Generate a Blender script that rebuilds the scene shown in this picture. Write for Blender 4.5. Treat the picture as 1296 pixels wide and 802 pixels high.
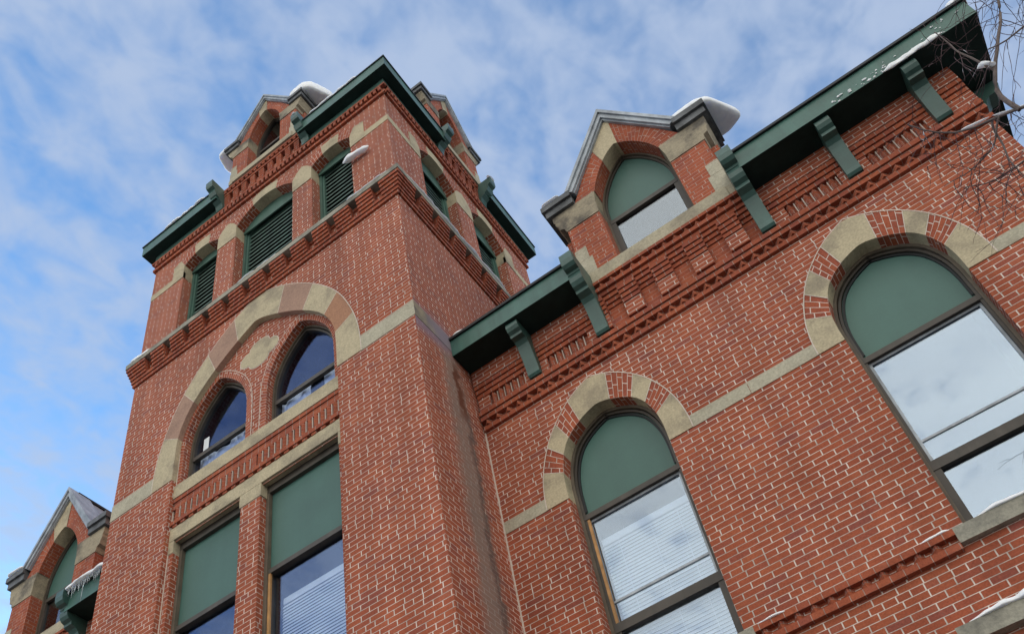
import bpy, bmesh, math, random
from mathutils import Vector, Matrix, noise
from mathutils import geometry
random.seed(7)
for o in list(bpy.data.objects): bpy.data.objects.remove(o)
S = bpy.context.scene
C = S.collection
EYE = 1.6            # the photographer's eye above the ground; building heights below are measured from it

# ---------------------------------------------------------------- camera
cam = bpy.data.cameras.new('camera'); co = bpy.data.objects.new('camera', cam); C.objects.link(co)
cam.sensor_fit = 'HORIZONTAL'; cam.sensor_width = 36.0
cam.lens = 36*1239.5/1296; cam.shift_y = 224.7/1296; cam.shift_x = 0.0
cam.clip_start = .05; cam.clip_end = 3000
R = ((0.81832374, 0.55496623, -0.14952842), (-0.48074472, 0.51831542, -0.70727197), (-0.31500917, 0.65066244, 0.69094689))
M = Matrix((R[0], [-v for v in R[1]], [-v for v in R[2]])).transposed().to_4x4()
M.translation = Vector((0, 0, EYE)); co.matrix_world = M
S.camera = co

# ---------------------------------------------------------------- world and sun (sun stands behind the building)
SUN_EL, SUN_AZ = math.radians(26), math.radians(-68)      # azimuth from +Y towards +X
w = bpy.data.worlds.new('World'); S.world = w; w.use_nodes = True
nt = w.node_tree; N = nt.nodes; L = nt.links
bg = N['Background']; bg.inputs['Strength'].default_value = .13
sky = N.new('ShaderNodeTexSky'); sky.sky_type = 'NISHITA'; sky.sun_disc = False
sky.sun_elevation = SUN_EL; sky.sun_rotation = SUN_AZ
sky.air_density = 1.0; sky.dust_density = .3; sky.ozone_density = 3.0; sky.altitude = 300
tc = N.new('ShaderNodeTexCoord')
def wmath(op, a, b=None, clamp=False):
    n = N.new('ShaderNodeMath'); n.operation = op; n.use_clamp = clamp
    for i, v in enumerate((a, b)):
        if v is None: continue
        if isinstance(v, (int, float)): n.inputs[i].default_value = v
        else: L.new(v, n.inputs[i])
    return n.outputs[0]
sx = N.new('ShaderNodeSeparateXYZ'); L.new(tc.outputs['Generated'], sx.inputs[0])
zz = wmath('MAXIMUM', sx.outputs[2], .06)
cx_ = N.new('ShaderNodeCombineXYZ'); L.new(wmath('DIVIDE', sx.outputs[0], zz), cx_.inputs[0]); L.new(wmath('DIVIDE', sx.outputs[1], zz), cx_.inputs[1])
def wnoise(scale, detail, rough, off, dist=0.0, sc=(1, 1, 1)):
    mp = N.new('ShaderNodeMapping'); mp.inputs['Location'].default_value = off; mp.inputs['Scale'].default_value = sc
    L.new(cx_.outputs[0], mp.inputs[0])
    n = N.new('ShaderNodeTexNoise'); n.inputs['Scale'].default_value = scale; n.inputs['Detail'].default_value = detail
    n.inputs['Roughness'].default_value = rough; n.inputs['Distortion'].default_value = dist
    L.new(mp.outputs[0], n.inputs['Vector']); return n.outputs['Fac']
n1 = wnoise(4.0, 3, .5, (1.3, 5.2, 0)); n2 = wnoise(17, 3, .5, (4.1, .4, 0), .45, (1.0, .75, 1))
n3 = wnoise(40, 3, .5, (2.1, 7.4, 0), .2)
mix_ = wmath('ADD', wmath('ADD', wmath('MULTIPLY', n1, .36), wmath('MULTIPLY', n2, .54)), wmath('MULTIPLY', n3, .15))
# the bank of cloud is thicker to the right of the tower and in the sky opposite the facade
bank = wmath('MULTIPLY', sx.outputs[0], .14); bank2 = wmath('MULTIPLY', sx.outputs[1], -.11)
mix_ = wmath('ADD', mix_, wmath('ADD', bank, bank2))
mr = N.new('ShaderNodeMapRange'); mr.interpolation_type = 'SMOOTHSTEP'
mr.inputs['From Min'].default_value = .21; mr.inputs['From Max'].default_value = .60
mr.inputs['To Min'].default_value = 0.0; mr.inputs['To Max'].default_value = .86
L.new(mix_, mr.inputs['Value'])
mx = N.new('ShaderNodeMix'); mx.data_type = 'RGBA'
L.new(mr.outputs[0], mx.inputs['Factor']); pass; 
# cloud colour: thin bluish veil behind the tower, unseen cloud opposite brightened and warmed to light the walls
fr_ = N.new('ShaderNodeMapRange'); fr_.interpolation_type = 'SMOOTHSTEP'
for k_, v_ in zip(('From Min', 'From Max', 'To Min', 'To Max'), (.0, .55, 0, 1)): fr_.inputs[k_].default_value = v_
L.new(wmath('ADD', wmath('MULTIPLY', sx.outputs[1], -.85), wmath('MULTIPLY', sx.outputs[0], .40)), fr_.inputs['Value'])
cm_ = N.new('ShaderNodeMix'); cm_.data_type = 'RGBA'; L.new(fr_.outputs[0], cm_.inputs['Factor'])
cm_.inputs['A'].default_value = (1.74, 2.10, 2.78, 1); cv_ = N.new('ShaderNodeMix'); cv_.data_type = 'RGBA'; L.new(n1, cv_.inputs['Factor']); cv_.inputs['A'].default_value = (5.6, 5.45, 5.2, 1); cv_.inputs['B'].default_value = (9.0, 8.6, 7.6, 1)
L.new(cv_.outputs['Result'], cm_.inputs['B'])
L.new(cm_.outputs['Result'], mx.inputs['B'])
st_ = N.new('ShaderNodeMix'); st_.data_type = 'RGBA'; st_.blend_type = 'MULTIPLY'; st_.inputs['Factor'].default_value = 1
L.new(sky.outputs[0], st_.inputs['A']); st_.inputs['B'].default_value = (.56, .82, .92, 1)
L.new(st_.outputs['Result'], mx.inputs['A']); L.new(mx.outputs['Result'], bg.inputs['Color'])
sun = bpy.data.lights.new('sun', 'SUN'); so = bpy.data.objects.new('sun', sun); C.objects.link(so)
sun.energy = 3.0; sun.angle = math.radians(.5); sun.color = (1, .95, .87)
sd = Vector((math.sin(SUN_AZ)*math.cos(SUN_EL), math.cos(SUN_AZ)*math.cos(SUN_EL), math.sin(SUN_EL)))
so.rotation_euler = (-sd).to_track_quat('-Z', 'Y').to_euler(); so.location = (0, 0, 60)
S.view_settings.view_transform = 'Standard'; S.view_settings.look = 'None'
S.view_settings.gamma = 1; S.view_settings.use_curve_mapping = False
S.view_settings.exposure = 1.1
S.render.engine = 'CYCLES'
S.cycles.max_bounces = 8; S.cycles.diffuse_bounces = 3; S.cycles.transparent_max_bounces = 12

# ---------------------------------------------------------------- materials
def mat(name):
    m = bpy.data.materials.new(name); m.use_nodes = True
    return m, m.node_tree.nodes, m.node_tree.links, m.node_tree.nodes['Principled BSDF']
def ramp(n, stops):
    r = n.new('ShaderNodeValToRGB'); e = r.color_ramp.elements
    while len(e) < len(stops): e.new(.5)
    for k, (p, c) in zip(e, stops): k.position = p; k.color = (*c, 1)
    return r
def noise_tex(n, l, vec, scale, detail=4, rough=.55):
    t = n.new('ShaderNodeTexNoise'); t.inputs['Scale'].default_value = scale; t.inputs['Detail'].default_value = detail
    t.inputs['Roughness'].default_value = rough
    if vec is not None: l.new(vec, t.inputs['Vector'])
    return t.outputs['Fac']
def mixc(n, l, fac, a, b, mode='MIX'):
    m = n.new('ShaderNodeMix'); m.data_type = 'RGBA'; m.blend_type = mode
    for nm, v in (('Factor', fac), ('A', a), ('B', b)):
        s = m.inputs[nm]
        if hasattr(v, 'is_output'): l.new(v, s)
        elif nm == 'Factor': s.default_value = v
        else: s.default_value = (*v, 1)
    return m.outputs['Result']
def math_(n, l, op, a, b=None, clamp=False):
    t = n.new('ShaderNodeMath'); t.operation = op; t.use_clamp = clamp
    for i, v in enumerate((a, b)):
        if v is None: continue
        if isinstance(v, (int, float)): t.inputs[i].default_value = v
        else: l.new(v, t.inputs[i])
    return t.outputs[0]
def maprange(n, l, v, a, b, c=0., d=1.):
    t = n.new('ShaderNodeMapRange'); t.interpolation_type = 'SMOOTHSTEP'
    for k, x in zip(('From Min', 'From Max', 'To Min', 'To Max'), (a, b, c, d)): t.inputs[k].default_value = x
    l.new(v, t.inputs['Value']); return t.outputs[0]

def brick_mat(name, stained=False, mortar=(.68, .58, .50), msize=.0038, bloom=.16, gain=1.0):
    m, n, l, b = mat(name)
    uv = n.new('ShaderNodeUVMap'); uv.uv_map = 'UVMap'
    oc = n.new('ShaderNodeTexCoord').outputs['Object']
    wob = n.new('ShaderNodeTexNoise'); wob.inputs['Scale'].default_value = 9; l.new(oc, wob.inputs['Vector'])
    va = n.new('ShaderNodeVectorMath'); va.operation = 'MULTIPLY_ADD'
    l.new(wob.outputs['Color'], va.inputs[0]); va.inputs[1].default_value = (.003, .0035, 0)
    sq = n.new('ShaderNodeVectorMath'); sq.operation = 'MULTIPLY'; l.new(uv.outputs[0], sq.inputs[0]); sq.inputs[1].default_value = (.62, 1, 1); l.new(sq.outputs[0], va.inputs[2])
    bt = n.new('ShaderNodeTexBrick'); bt.offset = .5; bt.offset_frequency = 2; bt.squash = .55; bt.squash_frequency = 7
    l.new(va.outputs[0], bt.inputs['Vector'])
    for k, v in (('Scale', 1), ('Mortar Size', msize), ('Mortar Smooth', .15), ('Bias', 0), ('Brick Width', .212*.62), ('Row Height', .0686)):
        bt.inputs[k].default_value = v
    bt.inputs['Color1'].default_value = (0, 0, 0, 1); bt.inputs['Color2'].default_value = (1, 1, 1, 1); bt.inputs['Mortar'].default_value = (.5, .5, .5, 1)
    g = gain
    rp = ramp(n, [(0, (.255*g, .073*g, .052*g)), (.05, (.290*g, .077*g, .046*g)), (.18, (.325*g, .083*g, .042*g)), (.62, (.340*g, .086*g, .041*g)), (.90, (.365*g, .099*g, .046*g)), (1, (.33*g, .094*g, .055*g))])
    l.new(bt.outputs['Color'], rp.inputs[0])
    grain = noise_tex(n, l, oc, 55, 5, .65); big = noise_tex(n, l, oc, 1.3, 5, .6)
    c = mixc(n, l, 1.0, rp.outputs[0], ramp_out(n, l, grain, (.72, .72, .72), (1.22, 1.2, 1.18), .3, .7), 'MULTIPLY')
    c = mixc(n, l, 1.0, c, ramp_out(n, l, big, (.82, .80, .82), (1.12, 1.14, 1.14), .3, .7), 'MULTIPLY')
    mnoise = noise_tex(n, l, oc, 7, 4, .6)
    mc = mixc(n, l, maprange(n, l, mnoise, .38, .66), mortar, tuple(v*.62 for v in mortar))
    c = mixc(n, l, bt.outputs['Fac'], c, mc)
    # rain streaks and soot running down the wall
    stv = n.new('ShaderNodeMapping'); stv.inputs['Scale'].default_value = (3.2, 3.2, .22); l.new(oc, stv.inputs[0])
    c = mixc(n, l, 1.0, c, ramp_out(n, l, noise_tex(n, l, stv.outputs[0], 1.0, 5, .6), (.84, .83, .83), (1.10, 1.11, 1.12), .34, .66), 'MULTIPLY')
    chip = maprange(n, l, noise_tex(n, l, oc, 23, 4, .7), .69, .76, 0, .55)
    c = mixc(n, l, chip, c, (.16, .075, .055))
    # pale bloom of lime on some bricks
    bl = maprange(n, l, noise_tex(n, l, oc, 3.1, 6, .7), .60, .78, 0, bloom)
    c = mixc(n, l, bl, c, (.50, .36, .32))
    if stained:
        sp = n.new('ShaderNodeSeparateXYZ'); l.new(oc, sp.inputs[0])
        wig = math_(n, l, 'MULTIPLY', math_(n, l, 'SUBTRACT', noise_tex(n, l, oc, 3.4, 8, .75), .5), .50)
        yy = math_(n, l, 'ADD', sp.outputs[1], wig)
        d = math_(n, l, 'ABSOLUTE', math_(n, l, 'SUBTRACT', yy, 6.70))
        core = maprange(n, l, d, .36, .05); below = maprange(n, l, sp.outputs[2], 10.35, 9.7)
        c = mixc(n, l, math_(n, l, 'MULTIPLY', math_(n, l, 'MULTIPLY', core, below), .74), c, (.215, .178, .150))
        d2 = math_(n, l, 'ABSOLUTE', math_(n, l, 'SUBTRACT', yy, 6.86)); dark = maprange(n, l, d2, .09, .0)
        c = mixc(n, l, math_(n, l, 'MULTIPLY', math_(n, l, 'MULTIPLY', dark, maprange(n, l, sp.outputs[2], 9.6, 8.6)), .6), c, (.055, .05, .048))
        # violet grey wash under the band
        dz = math_(n, l, 'ABSOLUTE', math_(n, l, 'SUBTRACT', math_(n, l, 'ADD', sp.outputs[2], math_(n, l, 'MULTIPLY', sp.outputs[1], -.12)), 9.36))
        pv = math_(n, l, 'MULTIPLY', maprange(n, l, dz, .42, .12), maprange(n, l, yy, 6.95, 6.55))
        c = mixc(n, l, math_(n, l, 'MULTIPLY', pv, .8), c, (.215, .165, .215))
        db = math_(n, l, 'ABSOLUTE', math_(n, l, 'SUBTRACT', yy, 6.78))
        c = mixc(n, l, math_(n, l, 'MULTIPLY', maprange(n, l, db, .10, .03), math_(n, l, 'MULTIPLY', maprange(n, l, sp.outputs[2], 8.6, 9.0), maprange(n, l, sp.outputs[2], 9.9, 9.6))), c, (.13, .045, .025))
    l.new(c, b.inputs['Base Color']); b.inputs['Roughness'].default_value = .88; b.inputs['Specular IOR Level'].default_value = .25
    bp = n.new('ShaderNodeBump'); bp.inputs['Distance'].default_value = .006; bp.inputs['Strength'].default_value = .6
    h = math_(n, l, 'ADD', math_(n, l, 'MULTIPLY', bt.outputs['Fac'], .4), math_(n, l, 'MULTIPLY', grain, .5))
    l.new(h, bp.inputs['Height']); l.new(bp.outputs[0], b.inputs['Normal'])
    return m
def ramp_out(n, l, v, a, b, p0=0., p1=1.):
    r = ramp(n, [(p0, a), (p1, b)]); l.new(v, r.inputs[0]); return r.outputs[0]

def stone_mat(name, base, dirt, amount=.5, rough=.85):
    m, n, l, b = mat(name)
    oc = n.new('ShaderNodeTexCoord').outputs['Object']
    a = noise_tex(n, l, oc, 2.3, 6, .62); f = noise_tex(n, l, oc, 40, 4, .6)
    c = mixc(n, l, maprange(n, l, a, .42, .70, 0, amount), base, dirt)
    c = mixc(n, l, 1, c, ramp_out(n, l, f, (.8, .8, .8), (1.18, 1.17, 1.15), .3, .7), 'MULTIPLY')
    c2 = noise_tex(n, l, oc, 6.5, 5, .7)
    c = mixc(n, l, maprange(n, l, c2, .60, .74, 0, amount*.6), c, tuple(v*.55 for v in dirt))
    l.new(c, b.inputs['Base Color']); b.inputs['Roughness'].default_value = rough; b.inputs['Specular IOR Level'].default_value = .25
    bp = n.new('ShaderNodeBump'); bp.inputs['Distance'].default_value = .006; bp.inputs['Strength'].default_value = .5
    l.new(f, bp.inputs['Height']); l.new(bp.outputs[0], b.inputs['Normal'])
    return m
def paint_mat(name, base, rough=.5, var=.2, scale=3., spec=.4, metal=0., streak=1.0):
    m, n, l, b = mat(name)
    oc = n.new('ShaderNodeTexCoord').outputs['Object']
    a = noise_tex(n, l, oc, scale, 5, .6); f = noise_tex(n, l, oc, 45, 3, .5)
    lo = tuple(v*(1-var) for v in base); hi = tuple(v*(1+var) for v in base)
    c = ramp_out(n, l, a, lo, hi, .3, .7)
    sv = n.new('ShaderNodeMapping'); sv.inputs['Scale'].default_value = (7, 7, .6); l.new(oc, sv.inputs[0])
    c = mixc(n, l, 1, c, ramp_out(n, l, noise_tex(n, l, sv.outputs[0], 1.0, 5, .65), (1-var*.7*streak,)*3, (1+var*.6*streak,)*3, .33, .67), 'MULTIPLY')
    c = mixc(n, l, 1, c, ramp_out(n, l, f, (.975,)*3, (1.025,)*3, .35, .65), 'MULTIPLY')
    l.new(c, b.inputs['Base Color']); b.inputs['Roughness'].default_value = rough
    b.inputs['Specular IOR Level'].default_value = spec; b.inputs['Metallic'].default_value = metal
    bp = n.new('ShaderNodeBump'); bp.inputs['Distance'].default_value = .002; bp.inputs['Strength'].default_value = .35
    l.new(a, bp.inputs['Height']); l.new(bp.outputs[0], b.inputs['Normal'])
    return m
def glass_mat(name, refl, tint=(.8, .85, .9), rough=.01, gl=(.93, .96, 1)):
    m, n, l, b = mat(name); n.remove(b)
    out = n['Material Output']
    t = n.new('ShaderNodeBsdfTransparent'); t.inputs[0].default_value = (*tint, 1)
    g = n.new('ShaderNodeBsdfGlossy'); g.inputs['Roughness'].default_value = rough; g.inputs[0].default_value = (*gl, 1)
    oc = n.new('ShaderNodeTexCoord').outputs['Object']
    bp = n.new('ShaderNodeBump'); bp.inputs['Distance'].default_value = .02; bp.inputs['Strength'].default_value = .06
    l.new(noise_tex(n, l, oc, 2.2, 2, .4), bp.inputs['Height']); l.new(bp.outputs[0], g.inputs['Normal'])
    mxs = n.new('ShaderNodeMixShader'); mxs.inputs[0].default_value = refl
    l.new(t.outputs[0], mxs.inputs[1]); l.new(g.outputs[0], mxs.inputs[2]); l.new(mxs.outputs[0], out.inputs[0])
    return m

BRICK = brick_mat('red_brick'); BRICKS = brick_mat('red_brick_stained', stained=True)
BRICKD = brick_mat('red_brick_washed', msize=.0032, mortar=(.46, .33, .27), gain=1.05, bloom=.38)
BRICKC = brick_mat('red_brick_moulded', msize=.0024, mortar=(.40, .27, .22), gain=.98, bloom=.05)
STONE = stone_mat('tan_sandstone', (.465, .395, .265), (.23, .195, .145), .75)
STONED = stone_mat('weathered_sandstone', (.34, .29, .205), (.09, .08, .07), .95)
PINK = stone_mat('pink_sandstone', (.36, .225, .165), (.24, .15, .115), .45)
BROWN = stone_mat('brown_sandstone', (.36, .185, .11), (.25, .13, .085), .45)
BAND = stone_mat('grey_band_stone', (.43, .395, .30), (.28, .25, .185), .6)
LEDGE_SHADE = stone_mat('shaded_ledge_stone', (.085, .075, .065), (.04, .04, .04), .6)  # dark mix made for the shade under the ledge; no face uses it
LEDGE = stone_mat('grey_ledge_stone', (.33, .31, .25), (.12, .115, .10), .8)
SILLST = stone_mat('sill_sandstone', (.42, .37, .265), (.20, .17, .13), .6)
MORTD = stone_mat('old_bed_mortar', (.50, .42, .36), (.30, .24, .20), .8)
MORT = stone_mat('lime_mortar', (.62, .54, .46), (.42, .35, .29), .5)
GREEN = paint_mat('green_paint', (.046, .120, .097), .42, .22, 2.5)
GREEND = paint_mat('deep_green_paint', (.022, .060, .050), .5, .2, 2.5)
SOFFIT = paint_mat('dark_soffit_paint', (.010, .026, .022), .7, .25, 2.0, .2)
PANEL = paint_mat('green_panel_board', (.050, .124, .102), .5, .14, .9, .45, streak=.3)
LIP = paint_mat('black_drip_edge', (.012, .014, .016), .6, .2)
FRAME = paint_mat('dark_brown_frame', (.060, .050, .040), .5, .25, 4)
WOODF = paint_mat('brown_jamb_wood', (.115, .092, .066), .6, .25, 5)
WOOD = paint_mat('orange_bare_wood', (.44, .23, .085), .6, .25, 9)
ROOM = paint_mat('room_shade', (.055, .055, .06), .9, .2)
DARK = paint_mat('louver_shade', (.012, .016, .015), .9, .2)
LEAD = paint_mat('lead_coping', (.30, .33, .36), .45, .30, 5, .5, .15)
SLATE = paint_mat('dark_slate', (.10, .105, .11), .6, .5, 6)
ROOF = paint_mat('roof_slate', (.075, .08, .085), .7, .3, 6)
LEADR = paint_mat('sheet_metal_roof', (.23, .25, .28), .45, .15, 2)
SLAT = paint_mat('green_louver_slat', (.10, .165, .14), .5, .3, 5)
LOUVF = paint_mat('green_louver_frame', (.062, .130, .102), .5, .2, 4)
BLIND = paint_mat('white_blind', (.66, .69, .71), .6, .04)
CURT = paint_mat('white_curtain', (.84, .85, .88), .9, .25, 9)
GLASSW = glass_mat('bright_glass', .32, gl=(.68, .80, .93)); GLASST = glass_mat('sky_tinted_glass', .14, (.93, .96, .99), gl=(.48, .64, 1.0)); GLASSD = glass_mat('dormer_glass', .17, gl=(.86, .93, 1))  # blue of the reflected sky put into the tower panes' gloss colour
GLASSL = glass_mat('lancet_glass', .13, (.88, .92, .97), gl=(.33, .45, .80))  # reflected sky blue put into the lancet gloss colour too
def snow_mat():
    m, n, l, b = mat('snow')
    oc = n.new('ShaderNodeTexCoord').outputs['Object']; f = noise_tex(n, l, oc, 14, 5, .6)
    l.new(ramp_out(n, l, f, (.80, .82, .86), (.90, .91, .92), .3, .7), b.inputs['Base Color'])
    b.inputs['Roughness'].default_value = .75; b.inputs['Subsurface Weight'].default_value = .35
    b.inputs['Subsurface Radius'].default_value = (.12, .13, .16); b.inputs['Subsurface Scale'].default_value = .5
    bp = n.new('ShaderNodeBump'); bp.inputs['Distance'].default_value = .02; bp.inputs['Strength'].default_value = .4
    l.new(f, bp.inputs['Height']); l.new(bp.outputs[0], b.inputs['Normal']); return m
SNOW = snow_mat()
def ice_mat():
    m, n, l, b = mat('ice'); b.inputs['Base Color'].default_value = (.82, .88, .92, 1); b.inputs['Roughness'].default_value = .15
    b.inputs['Transmission Weight'].default_value = .5; b.inputs['IOR'].default_value = 1.31; return m
ICE = ice_mat()
BARK = stone_mat('grey_bark', (.17, .135, .125), (.07, .055, .055), .8)
TWIG = stone_mat('dark_twig', (.11, .070, .075), (.06, .042, .045), .6)
def frosted(m):
    n, l = m.node_tree.nodes, m.node_tree.links; b = n['Principled BSDF']; src = b.inputs['Base Color'].links[0].from_socket
    g = n.new('ShaderNodeNewGeometry'); sp = n.new('ShaderNodeSeparateXYZ'); l.new(g.outputs['Normal'], sp.inputs[0])
    oc = n.new('ShaderNodeTexCoord').outputs['Object']
    f = math_(n, l, 'MULTIPLY', maprange(n, l, sp.outputs[2], .0, .35), maprange(n, l, noise_tex(n, l, oc, 9, 3, .6), .52, .60))
    l.new(mixc(n, l, f, src, (.82, .84, .88)), b.inputs['Base Color'])
frosted(TWIG)

# ---------------------------------------------------------------- mesh helpers
ORG = Vector((-3.2, 6.0, 0.0))                # base of the building
OFF = Vector((0, 0, EYE)) - ORG
class MB:
    def __init__(s, T=None): s.v = []; s.f = []; s.uv = []; s.m = []; s.T = T
    def poly(s, pts, uvs=None, m=0):
        pts = [Vector(p) for p in pts]
        q = [pts[0]]
        keep = [0]
        for i in range(1, len(pts)):
            if (pts[i]-pts[keep[-1]]).length > 1e-6: keep.append(i)
        if len(keep) > 1 and (pts[keep[-1]]-pts[keep[0]]).length < 1e-6: keep.pop()
        if len(keep) < 3: return
        if uvs is None:
            nrm = Vector((0, 0, 0))
            for i in range(len(pts)):
                a, b = pts[i], pts[(i+1) % len(pts)]; nrm += a.cross(b)
            ax = max(range(3), key=lambda k: abs(nrm[k]))
            uvs = [((p.y, p.z), (p.x, p.z), (p.x, p.y))[ax] for p in pts]
        base = len(s.v); P = [pts[i] for i in keep]
        s.v += [s.T(p) if s.T else p for p in P]
        s.f.append(list(range(base, base+len(P)))); s.uv.append([uvs[i] for i in keep]); s.m.append(m)
    def box(s, x0, x1, y0, y1, z0, z1, m=0, brick=False, skip=''):
        du, dv = (random.random()*3, z0) if brick else (0, 0)
        def q(tag, pts):
            if tag in skip: return
            if brick:
                k = {'x': lambda p: (p[1]+du, p[2]-dv), 'X': lambda p: (p[1]+du, p[2]-dv), 'y': lambda p: (p[0]+du, p[2]-dv), 'Y': lambda p: (p[0]+du, p[2]-dv),
                     'z': lambda p: (p[0]+du, p[1]-y0), 'Z': lambda p: (p[0]+du, p[1]-y0)}[tag]
                s.poly(pts, [k(p) for p in pts], m)
            else: s.poly(pts, None, m)
        q('y', [(x0, y0, z0), (x1, y0, z0), (x1, y0, z1), (x0, y0, z1)]); q('Y', [(x1, y1, z0), (x0, y1, z0), (x0, y1, z1), (x1, y1, z1)])
        q('x', [(x0, y1, z0), (x0, y0, z0), (x0, y0, z1), (x0, y1, z1)]); q('X', [(x1, y0, z0), (x1, y1, z0), (x1, y1, z1), (x1, y0, z1)])
        q('z', [(x0, y1, z0), (x1, y1, z0), (x1, y0, z0), (x0, y0, z0)]); q('Z', [(x0, y0, z1), (x1, y0, z1), (x1, y1, z1), (x0, y1, z1)])
    def prism(s, poly, ax, c0, c1, m=0, mside=None):
        """poly: 2D points; ax 'y': (x,z) outline pushed along y; 'x': (y,z); 'z': (x,y)"""
        f = {'y': lambda p, c: (p[0], c, p[1]), 'x': lambda p, c: (c, p[0], p[1]), 'z': lambda p, c: (p[0], p[1], c)}[ax]
        s.poly([f(p, c0) for p in poly], None, m); s.poly([f(p, c1) for p in reversed(poly)], None, m)
        for i in range(len(poly)):
            a, b = poly[i], poly[(i+1) % len(poly)]
            s.poly([f(b, c0), f(a, c0), f(a, c1), f(b, c1)], None, m if mside is None else mside)
    def build(s, name, mats, parent=None, label=None, off=None, smooth=False):
        if not isinstance(mats, (list, tuple)): mats = [mats]
        me = bpy.data.meshes.new(name); me.from_pydata([tuple(v) for v in s.v], [], s.f)
        ul = me.uv_layers.new(name='UVMap')
        for p, uvs in zip(me.polygons, s.uv):
            for li, u in zip(p.loop_indices, uvs): ul.data[li].uv = u
        for p, mi in zip(me.polygons, s.m): p.material_index = mi
        for mm in mats: me.materials.append(mm)
        bm = bmesh.new(); bm.from_mesh(me); bmesh.ops.remove_doubles(bm, verts=bm.verts, dist=1e-5)
        bmesh.ops.recalc_face_normals(bm, faces=bm.faces); bm.to_mesh(me); bm.free()
        if smooth:
            for p in me.polygons: p.use_smooth = True
        o = bpy.data.objects.new(name, me); C.objects.link(o)
        if parent is not None:
            o.parent = parent
            if off is not None: o.location = off
            elif parent is BLD: o.location = OFF
        else: o.location = off if off is not None else Vector((0, 0, EYE))
        if label: o['label'] = label
        return o
BLD = bpy.data.objects.new('brick_building', None); C.objects.link(BLD); BLD.location = ORG
BLD['label'] = 'red brick Gothic building with square belfry tower, sandstone bands and green eaves'; BLD['category'] = 'building'

def side_T(xp): return lambda p: Vector((xp-(p.y-6.0), p.x, p.z))      # a facade drawn at y=6 turned to face +X
def resample(pts, n):
    P = [Vector(p) for p in pts]; d = [0]
    for a, b in zip(P, P[1:]): d.append(d[-1]+(b-a).length)
    out = []
    for i in range(n):
        t = d[-1]*i/(n-1); k = 0
        while k < len(P)-2 and d[k+1] < t: k += 1
        u = (t-d[k])/max(1e-9, d[k+1]-d[k]); out.append(P[k].lerp(P[k+1], min(1, u)))
    return out
def smooth_half(pts, n=40, its=2):
    P = [Vector(p) for p in pts]
    for _ in range(its):          # Chaikin, ends kept
        Q = [P[0]]
        for a, b in zip(P, P[1:]): Q += [a.lerp(b, .25), a.lerp(b, .75)]
        Q.append(P[-1]); P = Q
    return resample(P, n)
def full(cx, half):
    """half: (dx,z) from right spring up to apex -> contour from left spring over apex to right spring"""
    left = [(cx-p[0], p[1]) for p in half]; right = [(cx+p[0], p[1]) for p in reversed(half[:-1])]
    return left+right
def wall(mb, x0, x1, z0, z1, ops, y, m=0):
    """ops: list of (cx, half profile, z bottom) sorted by x"""
    cuts = [None]+ops+[None]
    for a, b in zip(cuts, cuts[1:]):
        pts = []
        if a is None: pts += [(x0, z1), (x0, z0)]
        else:
            cx, h, zb = a; pts += [(cx, z1), (cx, h[-1][1])]+[(cx+p[0], p[1]) for p in reversed(h)]+[(cx+h[0][0], zb)]
            if zb > z0+1e-6: pts += [(cx, zb), (cx, z0)]
            else: pts[-1] = (cx+h[0][0], z0)
        if b is None: pts += [(x1, z0), (x1, z1)]
        else:
            cx, h, zb = b
            if zb > z0+1e-6: pts += [(cx, z0), (cx, zb), (cx-h[0][0], zb)]
            else: pts += [(cx-h[0][0], z0)]
            pts += [(cx-p[0], p[1]) for p in h]+[(cx, z1)]
        tri = geometry.tessellate_polygon([[Vector((p[0], p[1], 0)) for p in pts]])
        for t in tri: mb.poly([(pts[i][0], y, pts[i][1]) for i in t], None, m)
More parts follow.
